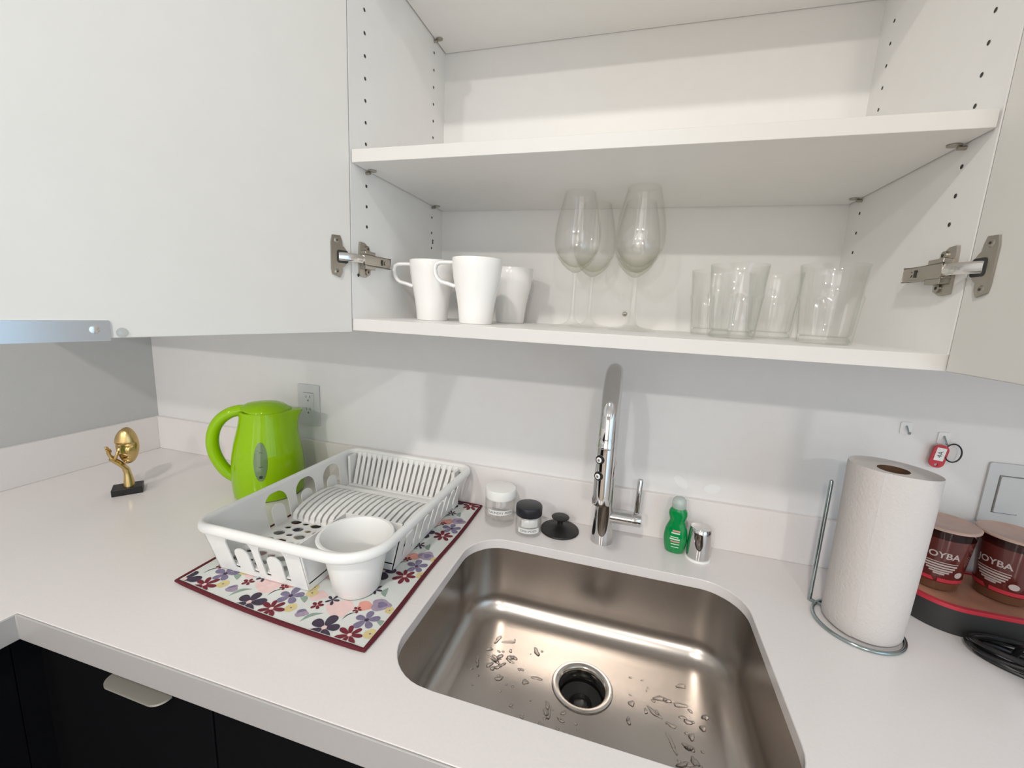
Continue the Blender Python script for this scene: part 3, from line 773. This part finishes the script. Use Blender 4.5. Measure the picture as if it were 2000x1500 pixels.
fw = MB().plate(o_, [ushape(c, .052, .010, .083, .0115, LW, HW) for c in (.066, .132)], t_, fn)
L3(fw, ro).build('front_wall', M['rack'], rk)
nw = MB()
o_, fn, t_ = wall((NXk,Y0),(NXk,NYk),(NXk,TY0+.004),(NXk,NYk), [], inward=(-1,0)); nw.plate(o_, [], t_, fn)
o_, fn, t_ = wall((NXk,NYk),(X1,NYk),(NXk,NYk),(TX1-.004,NYk), [], inward=(0,1)); nw.plate(o_, [], t_, fn)
L3(nw, ro).build('notch_wall', M['rack'], rk)
o_, fn, t_ = wall((X1,NYk),(X1,Y1),(TX1-.005,NYk),(TX1-.005,TY1-.004), [], inward=(-1,0))
LW = Y1-NYk
rw = MB().plate(o_, [ushape(c, .046, .012, .085, .011, LW, HW) for c in (.045, .108, .171, .234)], t_, fn)
L3(rw, ro).build('side_wall', M['rack'], rk)
# back wall: upright slats
bw = MB()
NS = 19
for k in range(NS):
    u = (k+.5)/NS
    xb = X0+.010+(X1-X0-.02)*u; xt = TX0+.022+(TX1-TX0-.046)*u; h = .0046
    bw.add([(xb-h,-.062,RZ+.012),(xb+h,-.062,RZ+.012),(xt+h,TY1-.010,TZ-.001),(xt-h,TY1-.010,TZ-.001),(xb-h,-.058,RZ+.012),(xb+h,-.058,RZ+.012),(xt+h,TY1-.006,TZ-.001),(xt-h,TY1-.006,TZ-.001)],
           [(0,1,2,3),(7,6,5,4),(0,4,5,1),(1,5,6,2),(2,6,7,3),(3,7,4,0)])
bw.box(X0+.002, X1-.002, -.064, -.056, RZ+.012, RZ+.018)
bw.add([(TX0+.008,TY1-.009,TZ-.012),(TX1-.008,TY1-.009,TZ-.012),(TX1-.008,TY1-.009,TZ),(TX0+.008,TY1-.009,TZ),(TX0+.008,TY1-.005,TZ-.012),(TX1-.008,TY1-.005,TZ-.012),(TX1-.008,TY1-.005,TZ),(TX0+.008,TY1-.005,TZ)],
       [(0,1,2,3),(7,6,5,4),(0,4,5,1),(1,5,6,2),(2,6,7,3),(3,7,4,0)])
bw.box(X0, X0+.006, Y1-.026, Y1, RZ, TZ-.004).box(X1-.004, X1+.004, Y1-.026, Y1, RZ, TZ-.004)
L3(bw, ro).build('back_grille', M['rack'], rk)
# humped plate ribs
pr = MB()
for k in range(NS):
    x = X0+.012+(X1-X0-.024)*k/(NS-1)
    prof = [(-.256,RZ+.012),(-.254,RZ+.026),(-.246,RZ+.033),(-.225,RZ+.040),(-.195,RZ+.044),(-.165,RZ+.044),(-.138,RZ+.040),(-.122,RZ+.034),(-.120,RZ+.012)]
    pr.plate([(a, b) for a, b in prof], [], .0100, lambda u, v, w, x=x: (x-.0050+w, u, v))
pr.box(X0+.006, X1-.006, -.126, -.114, RZ+.012, RZ+.036)
pr.box(X0+.006, X1-.006, -.252, -.249, RZ+.014, RZ+.017)
L3(pr, ro).build('plate_ribs', M['rack'], rk)
# rim: deep rolled lip, rounder round the cup corner
rim = rrect(TX0, TX1+.002, TY0, TY1, [.024,.024,.026,.068], 10)
L3(MB().tube([(x, y, TZ-.004) for x, y in rim], [(.0095,.0068)]*len(rim), 14, closed=True), ro).build('rim', M['rack'], rk)
# cutlery cup
cc = (.035,-.381,0)
L3(MB().lathe([(0,RZ+.0005),(.034,RZ),(.0375,RZ+.004),(.0475,.060),(.0545,.094),(.0600,.098),(.0620,.102),(.0600,.1045),(.0560,.104),(.0530,.098),(.0455,.060),(.0355,RZ+.008),(0,RZ+.007)], 64, cc), ro).build('cutlery_cup', M['rack'], rk)

# ------------------------------------------------------------------ kettle
kt = thing('kettle', 'glossy lime green plastic kettle standing behind the dish rack', 'kettle', (-.404,-.130,0), math.radians(214))
# local +x = handle side, -x = spout side, local y = window sides
def kettle_ring(r, z, spout=0, seg=56):
    out = []
    for k in range(seg):
        a = 2*PI*k/seg
        d = abs(((a-PI+PI) % (2*PI))-PI)            # angle away from the spout
        rr = r+spout*math.exp(-(d/.32)**2)
        out.append((rr*math.cos(a), rr*math.sin(a), z))
    return out
prof = [(.0,.0015,0),(.074,.001,0),(.0775,.004,0),(.0795,.02,0),(.0805,.045,0),(.080,.075,0),(.0772,.105,0),(.0720,.135,.000),(.0655,.160,.004),(.0605,.180,.010),(.0580,.195,.016),(.0575,.206,.022),(.0575,.211,.024),(.0555,.2118,.022),(.042,.2118,.004),(.0005,.2118,0)]
b = MB(); seg = 56; vs = []; fs = []
for (r, z, s_) in prof: vs += kettle_ring(r, z, s_, seg)
for i in range(len(prof)-1):
    for k in range(seg): fs.append((i*seg+k, i*seg+(k+1) % seg, (i+1)*seg+(k+1) % seg, (i+1)*seg+k))
# spout lies on local -x: ring() bulges at a = PI
b.add(vs, fs, 0, True)
b.v = [(x, y, z) for x, y, z in b.v]
b.build('body', M['green'], kt)
lid = MB(); vs = []; fs = []
lp_ = [(.0530,.2112,.004),(.0525,.2150,.004),(.048,.2190,.001),(.040,.2245,0),(.029,.2290,0),(.015,.2318,0),(.0005,.2326,0)]
for (r, z, s_) in lp_: vs += [(x, y, z2+(.006 if x > .02 else 0)*min(1, (x-.02)/.03 if x > .02 else 0)) for x, y, z2 in kettle_ring(r, z, s_, seg)]
for i in range(len(lp_)-1):
    for k in range(seg): fs.append((i*seg+k, i*seg+(k+1) % seg, (i+1)*seg+(k+1) % seg, (i+1)*seg+k))
lid.add(vs, fs, 0, True); lid.build('lid', M['greenlid'], kt)
hp = [(.030,0,.210),(.055,0,.211),(.077,0,.205),(.097,0,.190),(.111,0,.167),(.117,0,.139),(.115,0,.110),(.106,0,.083),(.094,0,.062),(.083,0,.050),(.072,0,.042)]
fine = []
def catmull(pts, n=5):
    out = []
    P_ = [pts[0]]+list(pts)+[pts[-1]]
    for i in range(1, len(P_)-2):
        for k in range(n):
            t = k/n; q = []
            for j in range(len(pts[0])):
                p0, p1, p2, p3 = P_[i-1][j], P_[i][j], P_[i+1][j], P_[i+2][j]
                q.append(.5*(2*p1+(p2-p0)*t+(2*p0-5*p1+4*p2-p3)*t*t+(3*p1-p0-3*p2+p3)*t**3))
            out.append(tuple(q))
    out.append(tuple(pts[-1])); return out
fine = catmull(hp)
MB().tube(fine, [(.0135,.0160)]*len(fine), 20).build('handle', M['green'], kt)
# oval water window facing the room, wrapped on the body
wn = MB(); vs = [];
def on_body(u, z, off=.0007):
    # radius of the body at z
    for i in range(1, len(prof)-1):
        if prof[i][1] <= z <= prof[i+1][1]:
            t = (z-prof[i][1])/(prof[i+1][1]-prof[i][1]); r = prof[i][0]*(1-t)+prof[i+1][0]*t; break
    else: r = .075
    a = PI/2+u/r
    return ((r+off)*math.cos(a), (r+off)*math.sin(a), z)
n = 28; cen = (0, .105)
rings_w = []
for f_ in (1, .66, .33, .02):
    rings_w.append([on_body(.0145*f_*math.cos(2*PI*k/n), .103+.046*f_*math.sin(2*PI*k/n)) for k in range(n)])
for rr in rings_w: vs += rr
wn.add(vs, [(i*n+k, i*n+(k+1) % n, (i+1)*n+(k+1) % n, (i+1)*n+k) for i in range(3) for k in range(n)], 0, True)
for z in (.07, .092, .125): 
    wn.add([on_body(-.003, z, .0012), on_body(.004, z, .0012), on_body(.004, z+.0012, .0012), on_body(-.003, z+.0012, .0012)], [(0,1,2,3)], 1)
wn.add([on_body(.004*math.cos(2*PI*k/10), .067+.003*math.sin(2*PI*k/10), .0012) for k in range(10)], [tuple(range(10))], 1)
wn.build('water_window', [M['window'], M['mark']], kt)

# ------------------------------------------------------------------ figurine
sg_ = thing('face_figurine', 'gold face resting on a hand figurine with black plinth', 'figurine', (-.700,-.2605,0), math.radians(53))
MB().box(-.0285,.0285,-.0215,.0215,0,.0165).build('plinth', M['plinth'], sg_, bevel=.0015)
fg = MB()
# forearm rising to the palm
arm = catmull([(.003,.002,.014),(.003,.002,.03),(.002,.002,.048),(-.001,.001,.062),(-.008,-.002,.074),(-.0165,-.004,.084),(-.0225,-.006,.092)], 5)
rad = []
for p in arm:
    z = p[2]
    if z < .05: w = .0145-.0058*(z-.014)/.036
    else: w = .0087+.001*min(1, (z-.05)/.02)
    rad.append((w*(.8 if z < .06 else .6), w))
fg.tube(arm, rad, 18)
fo = fg.build('arm', M['gold'], sg_)
# fingers standing up beside the cheek
fn_ = MB()
roots = [(-.0225,-.010,.092),(-.0250,-.006,.093),(-.0258,-.001,.093),(-.0245,.004,.092)]
for i, (x, y, z) in enumerate(roots):
    l = (.024,.029,.027,.021)[i]
    fn_.tube(catmull([(x+.004,y,z-.006),(x-.0015,y-.0005,z+l*.35),(x-.003+.0012*i,y-.002,z+l*.7),(x-.0065+.004*i*.5,y-.004,z+l)], 4), [.0030]*9+[.0028,.0026,.0024,.0016], 10)
fn_.tube(catmull([(-.017,-.009,.086),(-.0135,-.0155,.094),(-.0105,-.0175,.103),(-.0085,-.0178,.110)], 4), [.0034]*8+[.003,.0028,.0026,.0024,.0016], 10)
fn_.build('fingers', M['gold'], sg_)
# the mask
fm = MB(); NU, NV = 56, 72
cx_, cz_ = .004, .1165
AW, AH = .0225, .0445
def face_depth(u, v):
    """u -1..1 across, v -1..1 up; depth out of the mask"""
    rr = min(1, u*u+v*v)
    base = .0150*math.sqrt(max(0, 1-rr)); d = 0
    g = lambda x, s: math.exp(-(x/s)**2)
    # forehead stands proud of the eye sockets
    d += .0034/(1+math.exp(-(v-.20)/.022))*(1 if abs(u) < .9 else .5)
    d -= .0022*(g(v-.10, .09)*(g(u-.40, .24)+g(u+.40, .24)))
    d += .0026*g(v-.10, .055)*(g(u-.42, .20)+g(u+.42, .20))
    d -= .0026*g(v-.035-.05*abs(abs(u)-.42), .018)*(g(u-.42, .22)+g(u+.42, .22))
    if -.34 < v < .26:
        t = (.26-v)/.60; w = .085+.08*t
        d += (.0045+.0062*t)*g(u, w)**.7*(1 if v > -.27 else max(0, (v+.34)/.07))
    d += .0022*g(v+.24, .06)*(g(u-.14, .07)+g(u+.14, .07))
    d += .0048*g(v+.475, .05)*g(u, .19); d += .0050*g(v+.62, .055)*g(u, .17); d -= .0055*g(v+.545, .02)*g(u, .22)
    d += .0042*g(v+.84, .12)*g(u, .22)
    d -= .0030*g(v+.72, .05)*g(u, .24)
    d += .0030*g(v+.18, .16)*(g(u-.5, .2)+g(u+.5, .2))
    return base+1.35*d*min(1, (1-rr)*6)
front = []; 
for j in range(NV+1):
    rowp = []
    for i in range(NU+1):
        # map square to ellipse
        s_, t_ = -1+2*i/NU, -1+2*j/NV
        u = s_*math.sqrt(1-t_*t_/2); v = t_*math.sqrt(1-s_*s_/2)
        jaw = 1-.16*max(0, -v-.1)
        d = face_depth(u, v)
        rowp.append((cx_+AW*u*jaw, -d*1.05-.001, cz_+AH*v))
    front.append(rowp)
vs = [p for r in front for p in r]; k0 = len(vs)
vs += [(x, .004-.0*y+ (-y-.001)*-.35, z) for x, y, z in vs[:k0]]
idx = lambda j, i: j*(NU+1)+i
fs = [(idx(j,i), idx(j,i+1), idx(j+1,i+1), idx(j+1,i)) for j in range(NV) for i in range(NU)]
fs += [(k0+idx(j+1,i), k0+idx(j+1,i+1), k0+idx(j,i+1), k0+idx(j,i)) for j in range(NV) for i in range(NU)]
per = [idx(0,i) for i in range(NU)]+[idx(j,NU) for j in range(NV)]+[idx(NV,NU-i) for i in range(NU)]+[idx(NV-j,0) for j in range(NV)]
for a_, b_ in zip(per, per[1:]+per[:1]): fs.append((a_, k0+a_, k0+b_, b_))
fm.add(vs, fs, 0, True)
# turn the head slightly
fm.v = [(x*math.cos(-.42)-y*math.sin(-.42)+.004, x*math.sin(-.42)+y*math.cos(-.42)+.002, z) for x, y, z in fm.v]
fm.build('face', M['gold'], sg_)

# ------------------------------------------------------------------ paper towel and holder
tc_ = (.846,-.181)
th = thing('towel_holder', 'thin chrome wire paper towel holder with side rod', 'paper towel holder', (tc_[0], tc_[1], 0))
RR = .0655
ra = math.atan2(-.137-tc_[1], .788-tc_[0])
RR = .0595
ringp = [(RR*math.cos(a)-.007, RR*math.sin(a)-.004, .0030) for a in [2*PI*k/72 for k in range(72)]]
MB().tube(ringp, .0028, 10, closed=True).build('base_ring', M['wire'], th)
rx_, ry_ = .788-tc_[0], -.137-tc_[1]
MB().tube([(rx_, ry_, .002),(rx_, ry_, .222),(rx_, ry_, .2245),(rx_, ry_, .226)], [.0032,.0032,.0028,.0010], 14).build('side_rod', M['wire'], th)
MB().tube([(rx_*1.0, ry_*1.0, .0030),(0,0,.0030),(0,0,.25)], .0028, 10).build('centre_post', M['wire'], th)
pt = thing('paper_towel_roll', 'white paper towel roll standing on the wire holder', 'paper towel', (tc_[0], tc_[1], .006))
PH = .266
b = MB(); seg = 96; vs = []; fs = []
lev = [0,.004,.03,.07,.11,.15,.19,.23,.262,PH]
for z in lev:
    f = z/PH
    for k in range(seg+1):
        a = 2*PI*k/seg - 2.2
        r = .0520+.0058*f*(.6+.4*math.sin(a*1+.3))+.0012*math.sin(3*a+1+z*9)+.0009*k/seg*0
        r += .0016*(k/seg)           # the loose outer sheet
        if z == 0 or z == PH: r -= .0006
        vs.append((r*math.cos(a), r*math.sin(a), z-(.003*math.sin(a+.8) if z == PH else 0)))
m_ = seg+1
for i in range(len(lev)-1):
    for k in range(seg): fs.append((i*m_+k, i*m_+k+1, (i+1)*m_+k+1, (i+1)*m_+k))
    fs.append((i*m_+seg, i*m_, (i+1)*m_, (i+1)*m_+seg))
b.add(vs, fs, 0, True)
# top and bottom faces of the wound paper, dished towards the core
for zi, s_ in ((len(lev)-1, -1), (0, 1)):
    outer_r = vs[zi*m_:(zi+1)*m_]; z = lev[zi]
    rr = [outer_r]
    for q, dzp in ((.93,.004),(.70,.0045),(.50,.003)):
        rr.append([(x*q if q > .5 else .0195*math.cos(math.atan2(y, x)), y*q if q > .5 else .0195*math.sin(math.atan2(y, x)), z+s_*dzp) for x, y, _ in outer_r])
    fl = sum(rr, [])
    b.add(fl, [(i*m_+k, i*m_+k+1, (i+1)*m_+k+1, (i+1)*m_+k) for i in range(3) for k in range(seg)], 0, True)
b.build('paper', M['paper'], pt, weld=False)
MB().lathe([(.0197,.003),(.0197,PH-.0025),(.0185,PH-.0025),(.0185,.003)], 40, closed=True).build('cardboard_core', M['core'], pt)

# ------------------------------------------------------------------ drinks tray and bubble tea cups
tr = thing('drink_tray', 'dark tray with a red rim holding the red tea cups', 'tray', (1.07,-.09,0))
tox, toy = 1.07, -.09
outl = rrect(.934, 1.235, -.158, -.022, [.03,.03,.065,.05], 10)
def toff(L, d): 
    cx = sum(p[0] for p in L)/len(L); cy = sum(p[1] for p in L)/len(L)
    return [(x+d*(1 if x > cx else -1)*.6, y+d*(1 if y > cy else -1)*.6) for x, y in L]
MB().plate([(x-tox, y-toy) for x, y in outl], [], .046, lambda u, v, w: (u*(.97+.03*w/.046), v*(.97+.03*w/.046), .0005+w)).build('tray_base', M['trayb'], tr, bevel=.002)
oo = [(x-tox, y-toy) for x, y in outl]; cxo = (1.0845-tox); cyo = (-.09-toy)
inn = [(cxo+(u-cxo)*.955, cyo+(v-cyo)*.90) for u, v in oo]
MB().plate([(u*1.012, v*1.015) for u, v in oo], [inn], .0060, lambda u, v, w: (u, v, .0440+w)).build('red_rim', M['red'], tr, bevel=.0012)
MB().plate(inn, [], .0012, lambda u, v, w: (u, v, .0462+w)).build('card_floor', M['card'], tr)
def make_cup(loc, label, rz):
    t = thing('tea_cup', label, 'bubble tea cup', loc, rz, 'red bubble tea cups on the tray')
    r0, r1, H = .0325, .0420, .112
    R_ = lambda z: r0+(r1-r0)*z/H
    MB().lathe([(0,.0006),(r0-.003,.0003),(r0,.003),(R_(.016),.016)], 56).build('cup_bottom', M['cup_clear'], t)
    MB().lathe([(R_(.016),.016),(R_(.05),.05),(R_(.08),.08),(R_(H-.018),H-.018)], 56).build('tea', M['tea'], t)
    MB().lathe([(R_(H-.018)+.0002,H-.018),(R_(H-.004),H-.004)], 56).build('cup_wall', M['plastic'], t)
    MB().lathe([(r1-.002,H-.004),(r1+.0026,H-.003),(r1+.003,H),(r1+.001,H+.0012),(r1-.003,H-.001),(0,H-.0015)], 56).build('foil_lid', M['tea_top'], t)
    lb = MB()
    def cone(u, v, off=.0006):
        r = R_(v)+off; a = -PI/2+u/r; return (r*math.cos(a), r*math.sin(a), v)
    add_text(lb, 'JOYBA', .0150, lambda u, v: cone(u, .066+v), 0, .0003)
    n = 10
    for i, (hw, v0) in enumerate(((.022,.0525),(.021,.0475),(.019,.0430),(.0165,.0385),(.0125,.0345),(.007,.0310))):
        vs = [cone(-hw+2*hw*k/n, v0) for k in range(n+1)]+[cone(-hw+2*hw*k/n, v0+(.0014 if i == 0 else .0028)) for k in range(n+1)]
        lb.add(vs, [(k, k+1, n+2+k, n+1+k) for k in range(n)], 0)
    lb.add([cone(.027+.0065*math.cos(2*PI*k/16), .034+.0055*math.sin(2*PI*k/16)) for k in range(16)], [tuple(range(16))], 0)
    m2 = 40
    for v0, v1 in ((.018,.0245),):
        vs = [cone(2*PI*R_(v0)*k/m2*.999, v0) for k in range(m2+1)]+[cone(2*PI*R_(v0)*k/m2*.999, v1) for k in range(m2+1)]
        lb.add(vs, [(k, k+1, m2+2+k, m2+1+k) for k in range(m2)], 1, True)
    lb.build('printed_sleeve', [M['print'], M['red']], t, weld=False, recalc=False)
    return t
def face_cam(x, y): return math.atan2(-.937-y, .448-x)+PI/2
cz0 = .0480
c1 = make_cup((.987,-.079,cz0), 'red bubble tea cup partly hidden by the paper towel', face_cam(.987,-.079)+.18)
dup(c1, (1.077,-.086,cz0), face_cam(1.077,-.086)-.38, 'red bubble tea cup at the right edge of the picture')

# ------------------------------------------------------------------ cord bundle
cd = MB(); rn = random.Random(4)
for k in range(7):
    cx, cy = 1.043+rn.uniform(-.006,.006), -.206+rn.uniform(-.006,.006)
    rx_, ry_ = .056+rn.uniform(-.010,.008), .026+rn.uniform(-.006,.006); ro_ = -.35+rn.uniform(-.15,.15)
    pts = []
    for i in range(40):
        a = 2*PI*i/40
        u, v = rx_*math.cos(a), ry_*math.sin(a)
        pts.append((cx+u*math.cos(ro_)-v*math.sin(ro_), cy+u*math.sin(ro_)+v*math.cos(ro_), .0036+.0042*k*.8+.003*math.sin(2*a+k)*(k > 0)))
    cd.tube(pts, .0034, 8, closed=True)
cd.tube(catmull([(1.03,-.198,.012),(1.03,-.206,.034),(1.035,-.222,.036),(1.037,-.232,.008)], 6), .004, 8)
tag(cd.build('power_cord', M['cord']), 'coiled black cord lying in front of the drinks tray', 'cord')

# ------------------------------------------------------------------ wall plates, hooks, key tag
def wall_plate(name, label, cat, cx, cz):
    t = thing(name, label, cat, (cx, 0, cz))
    MB().plate(rrect(-.035,.035,-.057,.057,.004,4), [], -.0045, lambda u, v, w: (u, -.0003+w, v)).build('cover_plate', M['platew'], t, bevel=.0015)
    return t
ou = wall_plate('electrical_outlet', 'white wall outlet above the green kettle spout', 'outlet', -.389, .1985)
rc = MB().plate(rrect(-.0165,.0165,-.0335,.0335,.002,3), [], -.0015, lambda u, v, w: (u, -.0049+w, v))
rc.box(-.0168,.0168,-.0052,-.0047,.0336,.0346,1)
for s_ in (1, -1):
    zc = .017*s_+.002
    rc.box(-.0068,-.0052,-.0068,-.0063,zc+.001,zc+.008,1).box(.0052,.0068,-.0068,-.0063,zc+.001,zc+.008,1)
    rc.disc((0,-.0067,zc-.006), .0026, (0,-1,0), 12, 1)
rc.build('receptacle', [M['platew'], M['slot']], ou)
sw = wall_plate('light_switch', 'white rocker switch plate at the far right above the tea cups', 'switch', 1.1125, .198)
MB().plate(rrect(-.0165,.0165,-.0335,.0335,.002,3), [], -.0025, lambda u, v, w: (u, -.0049+w, v)).box(-.0185,-.0168,-.0050,-.0047,-.0345,.0345,1).box(-.0185,.0185,-.0050,-.0047,.0338,.0352,1).box(-.0185,.0185,-.0050,-.0047,-.0352,-.0338,1).build('rocker', [M['platew'], M['slot']], sw)
def make_hook(loc, label):
    t = thing('adhesive_hook', label, 'hook', loc, 0, 'small clear adhesive hooks on the wall')
    MB().plate(rrect(-.009,.009,-.011,.011,.003,4), [], -.002, lambda u, v, w: (u, -.0002+w, v)).build('pad', M['patch'], t)
    MB().tube(catmull([(0,-.002,.004),(0,-.005,.001),(0,-.009,-.004),(0,-.011,-.008),(0,-.015,-.008),(0,-.0155,-.004)], 4), .0014, 8).build('prong', M['wire'], t)
    return t
hk = make_hook((.946,0,.3005), 'bare clear adhesive hook left of the key tag')
dup(hk, (1.0045,0,.2885), 0, 'clear adhesive hook holding the red key tag')
kg = thing('key_tag', 'red plastic key tag with white insert and black ring hanging on hook', 'key tag', (1.0045,-.013,.2810))
kt_out = rrect(-.0115,.0115,-.046,-.003,.010,6)
def ktf(u, v, w): # hangs slightly turned
    a = -.12; return (u*math.cos(a)-v*math.sin(a)-.004, w, u*math.sin(a)+v*math.cos(a))
MB().plate(kt_out, [circ(0,-.0405,.0028,12)], .003, ktf).build('tag_body', M['redtag'], kg, bevel=.0006)
ins = MB().plate(rrect(-.0072,.0072,-.0325,-.0085,.001,2), [], -.0003, lambda u, v, w: ktf(u, v, -.0002+w))
add_text(ins, '4A', .0105, lambda u, v: ktf(-v, -.0205+u, -.0008), 1)
ins.build('paper_insert', [M['lbl_white'], M['lbl_text']], kg, weld=False)
rg = [(.0125+.0125*math.cos(2*PI*k/32), .0015+.001*math.sin(2*PI*k/32), -.016+.0165*math.sin(2*PI*k/32)) for k in range(32)]
MB().tube(rg, .0013, 8, closed=True).build('split_ring', M['cord'], kg)

# ------------------------------------------------------------------ lift the whole kitchen onto its floor
for o in list(COL.objects):
    if o.parent is None: o.location.z += ZC

# ------------------------------------------------------------------ camera
cam = bpy.data.cameras.new('camera'); co = bpy.data.objects.new('camera', cam); COL.objects.link(co)
cam.sensor_fit = 'HORIZONTAL'; cam.sensor_width = 36; cam.lens = 827.098/2000*36; cam.clip_start = .02
Rr = Vector((.9588956,.2797448,.04756124)); Dn = Vector((.09370126,-.15395203,-.98362536)); Fw = Vector((-.26784193,.94765058,-.17383636))
mw = Matrix((( Rr.x,-Dn.x,-Fw.x,.448206), (Rr.y,-Dn.y,-Fw.y,-.936691), (Rr.z,-Dn.z,-Fw.z,.482380+ZC), (0,0,0,1)))
co.matrix_world = mw
bpy.context.scene.camera = co

# ------------------------------------------------------------------ lights
def area(name, loc, target, size, power, col=(1,1,1), sy=None, shape='DISK', spread=PI):
    l = bpy.data.lights.new(name, 'AREA'); l.energy = power; l.color = col; l.size = size; l.shape = shape; l.spread = spread
    if sy: l.size_y = sy
    o = bpy.data.objects.new(name, l); COL.objects.link(o); o.location = (loc[0], loc[1], loc[2]+ZC)
    d = Vector(target)-Vector(loc); o.rotation_euler = d.to_track_quat('-Z', 'Y').to_euler()
    return o
area('ceiling_spot', (.25,-1.62,1.57), (.25,-1.4,0), .12, 14.5, (1,.95,.895))
area('ceiling_spot', (.95,-3.55,1.57), (.95,-3.0,0), .12, 19, (1,.95,.895))
area('ceiling_spot', (-.45,-3.55,1.57), (-.45,-3.0,0), .12, 24, (1,.95,.895))
area('window_light', (XR-.03,wm,.25), (0,wm+.3,.2), 1.8, 4, (.80,.91,1.0), 1.9, 'RECTANGLE')
area('room_fill_light', (.1,YF+.1,.15), (.35,0,.35), 2.4, 23, (1,.965,.92), 2.0, 'RECTANGLE')
w = bpy.data.worlds.new('world'); bpy.context.scene.world = w; w.use_nodes = True
w.node_tree.nodes['Background'].inputs[0].default_value = (.9,.93,1,1); w.node_tree.nodes['Background'].inputs[1].default_value = .3
sc_ = bpy.context.scene
sc_.view_settings.view_transform = 'Standard'; sc_.view_settings.look = 'None'; sc_.view_settings.exposure = 0.0
sc_.cycles.transparent_max_bounces = 40
sc_.cycles.use_denoising = True
sc_.cycles.sample_clamp_indirect = 6
